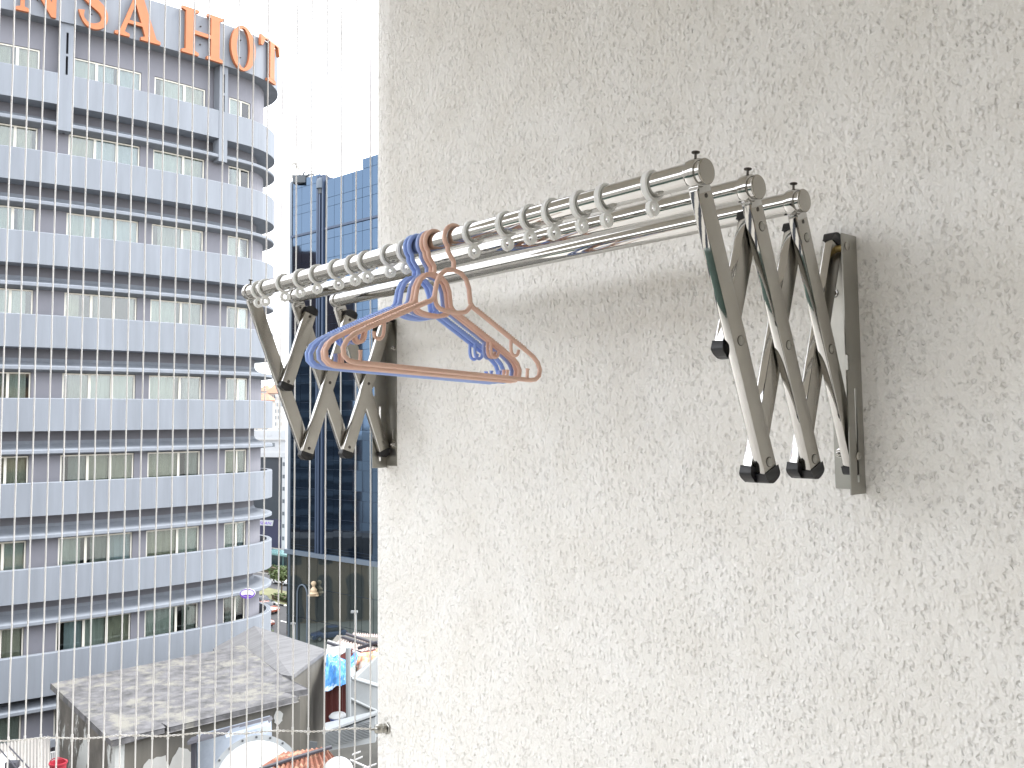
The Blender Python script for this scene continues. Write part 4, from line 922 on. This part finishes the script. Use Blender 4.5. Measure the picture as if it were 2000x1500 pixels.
# ------------------------------------------------------------------ rooftops below
M.update(
    roof_conc=masked('weathered_concrete', (.095, .093, .094), (.185, .178, .155), .95, .505, .60, c3=(.145, .142, .147)),
    wall_conc=masked('peeling_concrete', (.115, .105, .09), (.46, .47, .45), .50, .565, .585, stretch=(1, 1, .45)),
    wall_conc2=mat('stained_concrete', (.13, .122, .105), .9, var=.35, vscale=.9, stretch=(1.4, 1.4, .3)),
    slope_conc=mat('streaked_concrete', (.155, .154, .157), .9, var=.3, vscale=1.6, stretch=(3.5, .6, 1)),
    rust=masked('rusty_sheet', (.17, .06, .035), (.34, .20, .13), 1.8, .50, .60, c3=(.22, .08, .045)),
    pink_sheet=mat('faded_pink_sheet', (.42, .33, .305), .7, var=.15, vscale=1.2), white_sheet=mat('white_sheet', (.44, .435, .43), .6, var=.05, vscale=1),
    red_dark=mat('dark_red_panel', (.10, .018, .014), .6, var=.2, vscale=2), orange_cloth=masked('orange_cloth', (.62, .28, .16), (.75, .68, .60), 2.2, .5, .6),
    tarp=masked('blue_tarp', (.06, .24, .60), (.44, .54, .62), 1.5, .53, .58, rough=.45, c3=(.10, .34, .72)),
    tank_blue=mat('blue_plastic_tub', (.03, .08, .36), .35), tank_white=mat('white_plastic', (.40, .41, .41), .4),
    grey_sheet=mat('grey_cladding', (.24, .255, .26), .6, var=.1, vscale=1.2), louvre=mat('louvre_grey', (.24, .255, .26), .5), slot=mat('dark_gap', (.05, .055, .06), .8),
    duct=mat('galvanised_duct', (.33, .37, .43), .38, .7, var=.25, vscale=1.4), duct_edge=mat('dark_flange', (.05, .05, .06), .5),
    awning=mat('pale_striped_awning', (.34, .325, .305), .75, var=.12, vscale=2.5, stretch=(6, 1, 1)), lower_roof=mat('dark_roof_deck', (.06, .058, .05), .9, var=.4, vscale=.8),
    red=mat('red_plastic', (.30, .02, .035), .5), white_wash=mat('whitewash', (.42, .42, .40), .85, var=.15, vscale=1.5),
)
ZR = -8.5
pA, pB, pC, pD = (-15.49, 30.14), (-11.04, 24.77), (-6.68, 28.75), (-10.63, 35.10)
cb = T('concrete_rooftop_block', 'flat topped weathered concrete block with peeling white paint on its sides', 'building', W(-11, 30, -17))
def inset(poly, k):
    cx = sum(p[0] for p in poly) / len(poly); cy = sum(p[1] for p in poly) / len(poly)
    return [(cx + (x - cx) * k, cy + (y - cy) * k) for x, y in poly]
# roof slab with broken notches along its front edge
def lerp(a, b, t): return (a[0] + (b[0] - a[0]) * t, a[1] + (b[1] - a[1]) * t)
def off(p, dx, dy): return (p[0] + dx, p[1] + dy)
fb = lerp(pB, pC, .27)
outl = [pA, pB, lerp(pB, pC, .245), off(lerp(pB, pC, .25), -.22, .30), off(fb, .02, -.05), off(lerp(pB, pC, .95), .05, -.08), off(lerp(pB, pC, .93), -.35, .42), off(pC, .0, .45), lerp(pC, pD, .3), pD]
slabm = MB(); poly_extrude(slabm, [outl], lambda u, v, w: W(u, v, ZR - w), .16); cb.part(slabm, 'roof_slab', 'roof_conc', bevel=.02, seg=1)
ins = inset([pA, pB, pC, pD], .955)
for i, m in ((0, 'wall_conc'), (1, 'wall_conc2'), (2, 'wall_conc2'), (3, 'wall_conc')):
    a, b = ins[i], ins[(i + 1) % 4]; q = V((b[0] - a[0], b[1] - a[1])).normalized(); nn = (-q.y * .25, q.x * .25)
    e = .25 if i in (1, 3) else 0; a2, b2 = (a[0] + q.x * e, a[1] + q.y * e), (b[0] - q.x * e, b[1] - q.y * e)
    mb = MB(); mb.slab([W(*a2, -19), W(*b2, -19), W(b2[0] + nn[0], b2[1] + nn[1], -19), W(a2[0] + nn[0], a2[1] + nn[1], -19)], V((0, 0, 19 + ZR - .162))); cb.part(mb, 'side_wall', m)
# whitewashed patch on the front wall (old render left behind)
def on_wall(t, z, p): q = lerp(ins[1], ins[2], t); dx, dy = ins[2][0] - ins[1][0], ins[2][1] - ins[1][1]; l = math.hypot(dx, dy); return W(q[0] + dy / l * p, q[1] - dx / l * p, z)
rr_ = random.Random(4)
for (t0, z0, a, b) in ((.20, -9.75, .42, .50), (.335, -9.75, .44, .52), (.29, -10.3, .5, .55), (.865, -9.05, .16, .22)):
    k = 20; pr = [(t0 + (a / 5.8) * math.cos(2 * math.pi * i / k) * rr_.uniform(.8, 1.12), z0 + b * math.sin(2 * math.pi * i / k) * rr_.uniform(.8, 1.12)) for i in range(k)]
    mb = MB(); poly_extrude(mb, [pr], lambda u, v, w, o=rr_.uniform(.004, .02): on_wall(u, v, o + w), .012); cb.part(mb, 'render_patch', 'white_wash')
# second block behind, with a sloping streaked roof
q2 = [(-7.62, 30.7, ZR + .02), (-7.18, 34.2, ZR + .02), (-11.1, 38.3, ZR + .02), (-12.3, 36.7, ZR - .5), (-10.9, 33.5, ZR - .35)]
s2 = T('sloped_concrete_block', 'sloping streaked concrete roof block between the hotel and the flat block', 'building', W(-9, 34, -17))
s2.part(MB().slab([W(*p) for p in q2], V((0, 0, -.14))), 'roof_slab', 'slope_conc')
cx, cy = -9.4, 34.3
body = [(cx + (p[0] - cx) * .97, cy + (p[1] - cy) * .97, p[2] - .15) for p in q2]; mb = MB(); n5 = len(body)
mb.add([W(*p) for p in body] + [W(p[0], p[1], -19) for p in body], [tuple(range(n5)), tuple(range(n5, 2 * n5))[::-1]] + [(i, (i + 1) % n5, n5 + (i + 1) % n5, n5 + i) for i in range(n5)]); s2.part(mb, 'wall', 'wall_conc2')
wn = MB(); wn.slab([at(604, 1448, 29.2), at(619, 1450, 29.6), at(619, 1466, 29.6), at(604, 1466, 29.2)], HD * .05); s2.part(wn, 'vent_opening', 'slot')
# ------------------------------------------------------------------ duct and drum in front of the flat block
dt_ = T('air_duct', 'blue grey galvanised duct housing against the front of the concrete block', 'duct', at(470, 1500, 24.6))
P_ = lambda px, py, D: at(px, py, D)
dm_ = MB(); dm_.slab([P_(384, 1441, 24.9), P_(530, 1402, 26.6), P_(536, 1560, 26.6), P_(384, 1560, 24.9)], HD * .25 + HX * -.1); dt_.part(dm_, 'panel', 'duct', bevel=.02, seg=1)
dm_ = MB(); dm_.slab([P_(376, 1440, 24.85), P_(384, 1438, 24.9), P_(384, 1560, 24.9), P_(376, 1560, 24.85)], HD * -.12); dt_.part(dm_, 'edge_flange', 'duct_edge')
dm_ = MB(); dm_.slab([P_(374, 1440, 24.8), P_(530, 1398, 26.5), P_(533, 1404, 26.5), P_(376, 1446, 24.8)], HD * -.35); dt_.part(dm_, 'top_flange', 'duct_edge')
dm_ = MB(); dm_.slab([P_(450, 1424, 25.4), P_(528, 1401, 26.4), P_(530, 1406, 26.4), P_(452, 1430, 25.4)], HD * -.45); dt_.part(dm_, 'cover_strip', 'duct')
def drum():
    t = T('white_drum', 'large white drum with bolted dark rim below the duct', 'tank', at(505, 1560, 22.6))
    c = at(500, 1532, 22.9); ax = (HD * -1 + HX * .28 + V((0, 0, .35))).normalized()
    m1 = MB(); m1.lathe([(1.04, -.9), (1.04, 0), (1.0, .03), (.55, .12), (.02, .15)], c, ax, 40); t.part(m1, 'shell', 'tank_white')
    m2 = MB(); m2.lathe([(1.03, -.1), (1.15, -.1), (1.15, .02), (1.03, .02)], c, ax, 40); ro = t.part(m2, 'rim', 'louvre')
    a = V((0, 0, 1)); u = (a - ax * a.dot(ax)).normalized(); w = ax.cross(u)
    for i in range(20):
        q = 2 * math.pi * i / 20; p = c + (u * math.cos(q) + w * math.sin(q)) * 1.10; b = MB(); b.lathe([(.03, .015), (.03, .04), (.02, .05)], p, ax, 6, smooth=False); t.part(b, 'bolt', 'slot', ro)
drum()
# ------------------------------------------------------------------ rusty sheets and the white dome
rs = T('rusty_sheet_roof', 'rusty corrugated iron sheets at the bottom below the louvred shed', 'roof', at(580, 1520, 21))
def corr(a, b, c, d_, n, amp, lap=1):                                # corrugated sheet a-b (near edge) to d-c (far edge)
    mb = MB(); vs = []; m_ = n * 4; nrm = (b - a).cross(d_ - a).normalized()
    if nrm.z < 0: nrm = -nrm
    for i in range(m_ + 1):
        f = i / m_; o = nrm * (amp * math.sin(i * math.pi / 2)); vs += [a.lerp(b, f) + o, d_.lerp(c, f) + o]
    mb.add(vs, [(2 * i, 2 * i + 2, 2 * i + 3, 2 * i + 1) for i in range(m_)])
    k = len(vs); mb.add([v - nrm * .02 for v in vs], [(2 * i + 1, 2 * i + 3, 2 * i + 2, 2 * i) for i in range(m_)])
    return mb
rs.part(corr(at(500, 1545, 19.5), at(672, 1500, 19.8), at(640, 1463, 21.4), at(545, 1482, 21.2), 13, .03), 'sheet', 'rust', recalc=False)
rs.part(corr(at(506, 1500, 20.9), at(640, 1466, 21.3), at(634, 1459, 22.6), at(552, 1470, 22.4), 9, .02), 'sheet', 'rust', recalc=False)
e1 = MB(); e1.tube([at(506, 1503, 20.6), at(570, 1482, 20.9), at(648, 1459, 21.2)], .045, 6); rs.part(e1, 'ridge_bar', 'duct_edge')
wd = T('white_dome', 'round white water tank top at the bottom beside the rusty sheets', 'tank', at(660, 1540, 18.6))
cd = at(660, 1507, 18.6); dd_ = MB(); dd_.lathe([(.30, -1.2), (.32, -.10)] + [(.315 * math.cos(R(q)), .30 * math.sin(R(q)) - .02) for q in range(5, 90, 9)] + [(.004, .285)], cd, V((0, 0, 1)), 32); wd.part(dd_, 'shell', 'tank_white'); dd_ = MB(); dd_.lathe([(.322, -.16), (.34, -.155), (.34, -.12), (.322, -.115)], cd, V((0, 0, 1)), 32); wd.part(dd_, 'rim', 'tank_white')
# ------------------------------------------------------------------ sheds on the right
ls = T('louvred_shed', 'pale grey shed with a slotted louvre panel, below the blue tub', 'shed', at(680, 1475, 27))
LB = [(at(633, 1437, 26.2), at(733, 1400, 27.4), at(733, 1450, 27.4), at(633, 1468, 26.2))]
mb = MB(); mb.slab(list(LB[0]), HD * .2); ls.part(mb, 'front_panel', 'grey_sheet')
mb = MB(); mb.slab([at(630, 1434, 26.1), at(737, 1396, 27.3), at(737, 1391, 29.5), at(633, 1416, 29.2)], V((0, 0, .06))); ls.part(mb, 'roof_sheet', 'louvre')
tl, tr_, br_, bl = (at(634, 1434, 26.05), at(722, 1411, 27.0), at(722, 1442, 27.0), at(634, 1460, 26.05))
for i in range(10):
    f = (i + .5) / 10; a, b = tl.lerp(bl, f), tr_.lerp(br_, f); h = (bl - tl) * (.016)
    mb = MB(); mb.obox((a + b) / 2, (b - a) / 2, HD * .03 + V((0, 0, -.018)), h); ls.part(mb, 'slat', 'louvre')
mb = MB(); mb.slab([tl + HD * .04, tr_ + HD * .04, br_ + HD * .04, bl + HD * .04], HD * .02); ls.part(mb, 'louvre_back', 'slot')
gs = T('grey_panel_building', 'slanted pale grey panelled building at the wall edge', 'building', at(715, 1400, 32))
mb = MB(); mb.slab([at(690, 1320, 31.5), at(738, 1283, 33), at(738, 1340, 33), at(694, 1326, 31.5)], HD * .4); gs.part(mb, 'upper_panel', 'grey_sheet')
mb = MB(); mb.slab([at(686, 1326, 31.2), at(738, 1342, 32), at(738, 1392, 32), at(684, 1366, 31.2)], HD * .4); gs.part(mb, 'middle_panel', 'grey_sheet')
mb = MB(); mb.slab([at(684, 1368, 31.25), at(738, 1394, 32.1), at(738, 1440, 32.1), at(682, 1440, 31.25)], HD * .4); gs.part(mb, 'lower_panel', 'louvre')
for (a, b, D0) in (((680, 1265), (681, 1415), 30.8), ((686, 1325), (738, 1341), 31.0), ((683, 1364), (738, 1390), 31.0)):
    mb = MB(); mb.tube([at(*a, D0), at(*b, D0 + (.8 if b[0] > 700 else 0))], .09 if a[0] == 680 else .05, 8); gs.part(mb, 'pipe', 'grey_sheet')
rd = T('dark_red_shed', 'dark red shed front under the blue tarpaulin', 'shed', at(660, 1420, 33))
mb = MB(); mb.slab([at(634, 1330, 33), at(684, 1318, 33.4), at(684, 1425, 33.4), at(634, 1430, 33)], HD * .6); rd.part(mb, 'front', 'red_dark')
for i in range(5):
    a, b = at(637 + i * 10, 1336, 32.92), at(637 + i * 10, 1426, 32.92); mb = MB(); mb.obox((a + b) / 2, HX * .03, HD * .03, (b - a) / 2); rd.part(mb, 'rib', 'red_dark')
bt_ = T('blue_tub', 'blue plastic tub with a white lid in front of the dark red shed', 'tub', at(660, 1418, 32))
cc = at(660, 1405, 31.8); mb = MB(); mb.lathe([(.18, -.30), (.22, -.28), (.27, .02), (.31, .06), (.31, .10)], cc, V((0, 0, 1)), 20); bt_.part(mb, 'bucket', 'tank_blue'); mb = MB(); mb.lathe([(.315, .09), (.32, .12), (.24, .20), (.02, .22)], cc, V((0, 0, 1)), 20); bt_.part(mb, 'lid', 'tank_white')
mb = MB(); mb.slab([at(640, 1421, 31), at(684, 1413, 31.4), at(684, 1410, 33.2), at(640, 1416, 33)], V((0, 0, -.1))); ls.part(mb, 'shelf', 'grey_sheet')
# crumpled tarpaulin
tp_ = T('blue_tarpaulin', 'crumpled blue and white tarpaulin over the dark red shed', 'tarpaulin', at(660, 1340, 32.6))
a, b, c, d0 = at(634, 1338, 32.4), at(690, 1322, 32.6), at(704, 1296, 35), at(640, 1280, 35); nu, nv = 34, 26; vs = []
rt_ = random.Random(8); bumps = [(rt_.random(), rt_.random(), rt_.uniform(.05, .16), rt_.uniform(-.16, .22)) for _ in range(60)]
for j in range(nv + 1):
    for i in range(nu + 1):
        u, v = i / nu, j / nv; p = a.lerp(b, u).lerp(d0.lerp(c, u), v)
        h = sum(k * math.exp(-((u - x) ** 2 + (v - y) ** 2) / (s * s)) for x, y, s, k in bumps) + .25 * math.sin(v * 3.0) - (.25 * (1 - v) ** 6) + rt_.uniform(-.02, .02)
        vs.append(p + V((0, 0, h)) - HD * (.15 * h))
mb = MB(); mb.add(vs, [(j * (nu + 1) + i, j * (nu + 1) + i + 1, (j + 1) * (nu + 1) + i + 1, (j + 1) * (nu + 1) + i) for j in range(nv) for i in range(nu)]); tp_.part(mb, 'sheet', 'tarp', recalc=False)
rp2 = T('rope', 'pale rope hanging from the blue tarpaulin edge', 'rope', at(690, 1330, 32.2)); mb = MB(); mb.tube(catmull([at(683, 1318, 32.3), at(690, 1324, 32.1), at(697, 1328, 32), at(706, 1331, 31.8)], 5), .03, 6); rp2.part(mb, 'strand', 'white_sheet')
# pale sheet roofs behind it
ps = T('pink_sheet_roof', 'faded pink metal sheet roofs with dark ridge bars at the wall edge', 'roof', at(700, 1270, 38))
ps.part(corr(at(648, 1262, 37), at(745, 1290, 36), at(750, 1262, 40), at(668, 1246, 40.5), 16, .035), 'sheet', 'pink_sheet', recalc=False)
ps.part(corr(at(680, 1250, 39.5), at(750, 1262, 39), at(752, 1240, 43), at(690, 1236, 43.5), 14, .035), 'sheet', 'pink_sheet', recalc=False)
for (p, q, D0) in (((640, 1255), (738, 1286), 36.6), ((668, 1244), (726, 1262), 38.4), ((676, 1238), (738, 1258), 39.6), ((700, 1266), (738, 1254), 36.4)):
    mb = MB(); mb.tube([at(*p, D0), at(*q, D0 - .4)], .07, 6); ps.part(mb, 'ridge_bar', 'duct_edge')
mb = MB(); mb.slab([at(696, 1277, 36), at(740, 1268, 36), at(740, 1274, 36), at(696, 1283, 36)], HD * .2); ps.part(mb, 'eave_board', 'red_dark')
mb = MB(); mb.tube([at(690, 1272, 35.6), at(740, 1300, 34.8)], .08, 6); ps.part(mb, 'gutter', 'white_sheet')
mb = MB(); mb.slab([at(632, 1430, 38), at(745, 1430, 38), at(745, 1268, 38.8), at(640, 1262, 38.5)], HD * 2.); ps.part(mb, 'rear_wall', 'wall_conc2')
ws = T('white_sheet_roof', 'white sheet roof panel above the blue tarpaulin', 'roof', at(660, 1280, 36))
ws.part(MB().slab([at(634, 1300, 34.8), at(652, 1286, 34.8), at(686, 1268, 36), at(640, 1253, 37.5)], V((0, 0, .08))), 'panel', 'white_sheet')
mb = MB(); mb.slab([at(652, 1287, 34.9), at(690, 1268, 36), at(690, 1290, 36), at(652, 1296, 34.9)], HD * .1); ws.part(mb, 'fascia', 'red_dark')
oc = T('orange_cloth', 'orange and white cloth heaped on the roof beside the tarpaulin', 'cloth', at(712, 1300, 34)); vs = []
bumps = [(rt_.random(), rt_.random(), rt_.uniform(.08, .2), rt_.uniform(-.1, .18)) for _ in range(30)]; a, b, c, d0 = at(700, 1318, 33.4), at(738, 1288, 33.6), at(745, 1268, 35.2), at(690, 1278, 35)
for j in range(19):
    for i in range(19):
        u, v = i / 18, j / 18; vs.append(a.lerp(b, u).lerp(d0.lerp(c, u), v) + V((0, 0, sum(k * math.exp(-((u - x) ** 2 + (v - y) ** 2) / (s * s)) for x, y, s, k in bumps))))
mb = MB(); mb.add(vs, [(j * 19 + i, j * 19 + i + 1, (j + 1) * 19 + i + 1, (j + 1) * 19 + i) for j in range(18) for i in range(18)]); oc.part(mb, 'sheet', 'orange_cloth', recalc=False)
# poles in front of the glass tower and scrap at the bottom right
for (px, y0, y1, D0, lab) in ((694, 1195, 1262, 44, 'thin grey lamp pole in front of the podium glass, beside the pink roofs'), (574, 1218, 1250, 60, 'short lilac post above the sloping concrete roof')):
    t = T('pole', lab, 'pole', at(px, y1, D0)); mb = MB(); mb.cyl(at(px, y1 + 60, D0), at(px, y0, D0), .07, 8); t.part(mb, 'shaft', 'grey_sheet'); mb = MB(); mb.obox(at(px - 2, y0, D0), HX * .16, HD * .08, V((0, 0, .05))); t.part(mb, 'head', 'grey_sheet')
sc_ = T('scrap_slats', 'loose pale wooden slats lying in the dark gap at the wall edge', 'wood', at(705, 1490, 22))
for (p, q, D0) in (((688, 1474), (704, 1468), 21.5), ((690, 1486), (708, 1478), 21.2), ((684, 1484), (720, 1500), 21.8), ((700, 1505), (735, 1492), 22)):
    mb = MB(); a, b = at(*p, D0), at(*q, D0); mb.obox((a + b) / 2, (b - a) / 2, HD * .03, V((0, 0, .012))); sc_.part(mb, 'slat', 'white_sheet')
struct(MB().slab([W(-40, 12, -13.2), W(12, 12, -13.2), W(12, 62, -17), W(-7, 62, -17), W(-13, 37, -14)], V((0, 0, -.4))).build('lower_roof_deck', 'lower_roof'))
# ------------------------------------------------------------------ bottom left: awning, wires, red tub
aw = T('pale_awning', 'pale striped sheet awning below the hotel railing at the lower left', 'awning', at(60, 1480, 27))
aw.part(corr(at(-60, 1560, 23.5), at(98, 1530, 24), at(98, 1437, 28), at(-60, 1462, 27), 24, .03), 'sheet', 'awning', recalc=False)
aw.part(MB().slab([at(-60, 1500, 24), at(18, 1470, 25), at(60, 1530, 23), at(-60, 1560, 22.5)], V((0, 0, .05))), 'flap', 'white_sheet')
for (p, q) in (((-5, 1458), (40, 1510)), ((12, 1452), (70, 1515))):
    mb = MB(); mb.tube([at(*p, 23.4), at(*q, 21.8)], .018, 5); aw.part(mb, 'guy_wire', 'duct_edge')
mb = MB(); mb.obox(at(24, 1494, 22.5), HX * .14, HD * .1, V((0, 0, .09))); aw.part(mb, 'clamp', 'duct_edge', bevel=.02)
rdp = T('red_tub', 'red plastic tub against the peeling wall at the bottom', 'tub', at(114, 1515, 23.6)); mb = MB(); c = at(113, 1516, 23.6); mb.lathe([(.16, -.35), (.20, .30), (.225, .32), (.225, .36), (.19, .36), (.17, .1)], c, V((0, 0, 1)), 20); rdp.part(mb, 'bucket', 'red'); mb = MB(); mb.tube([c + HX * (.22 * math.cos(R(q))) + V((0, 0, .34 + .12 * math.sin(R(q)))) for q in range(0, 181, 15)], .012, 6); rdp.part(mb, 'handle', 'red')
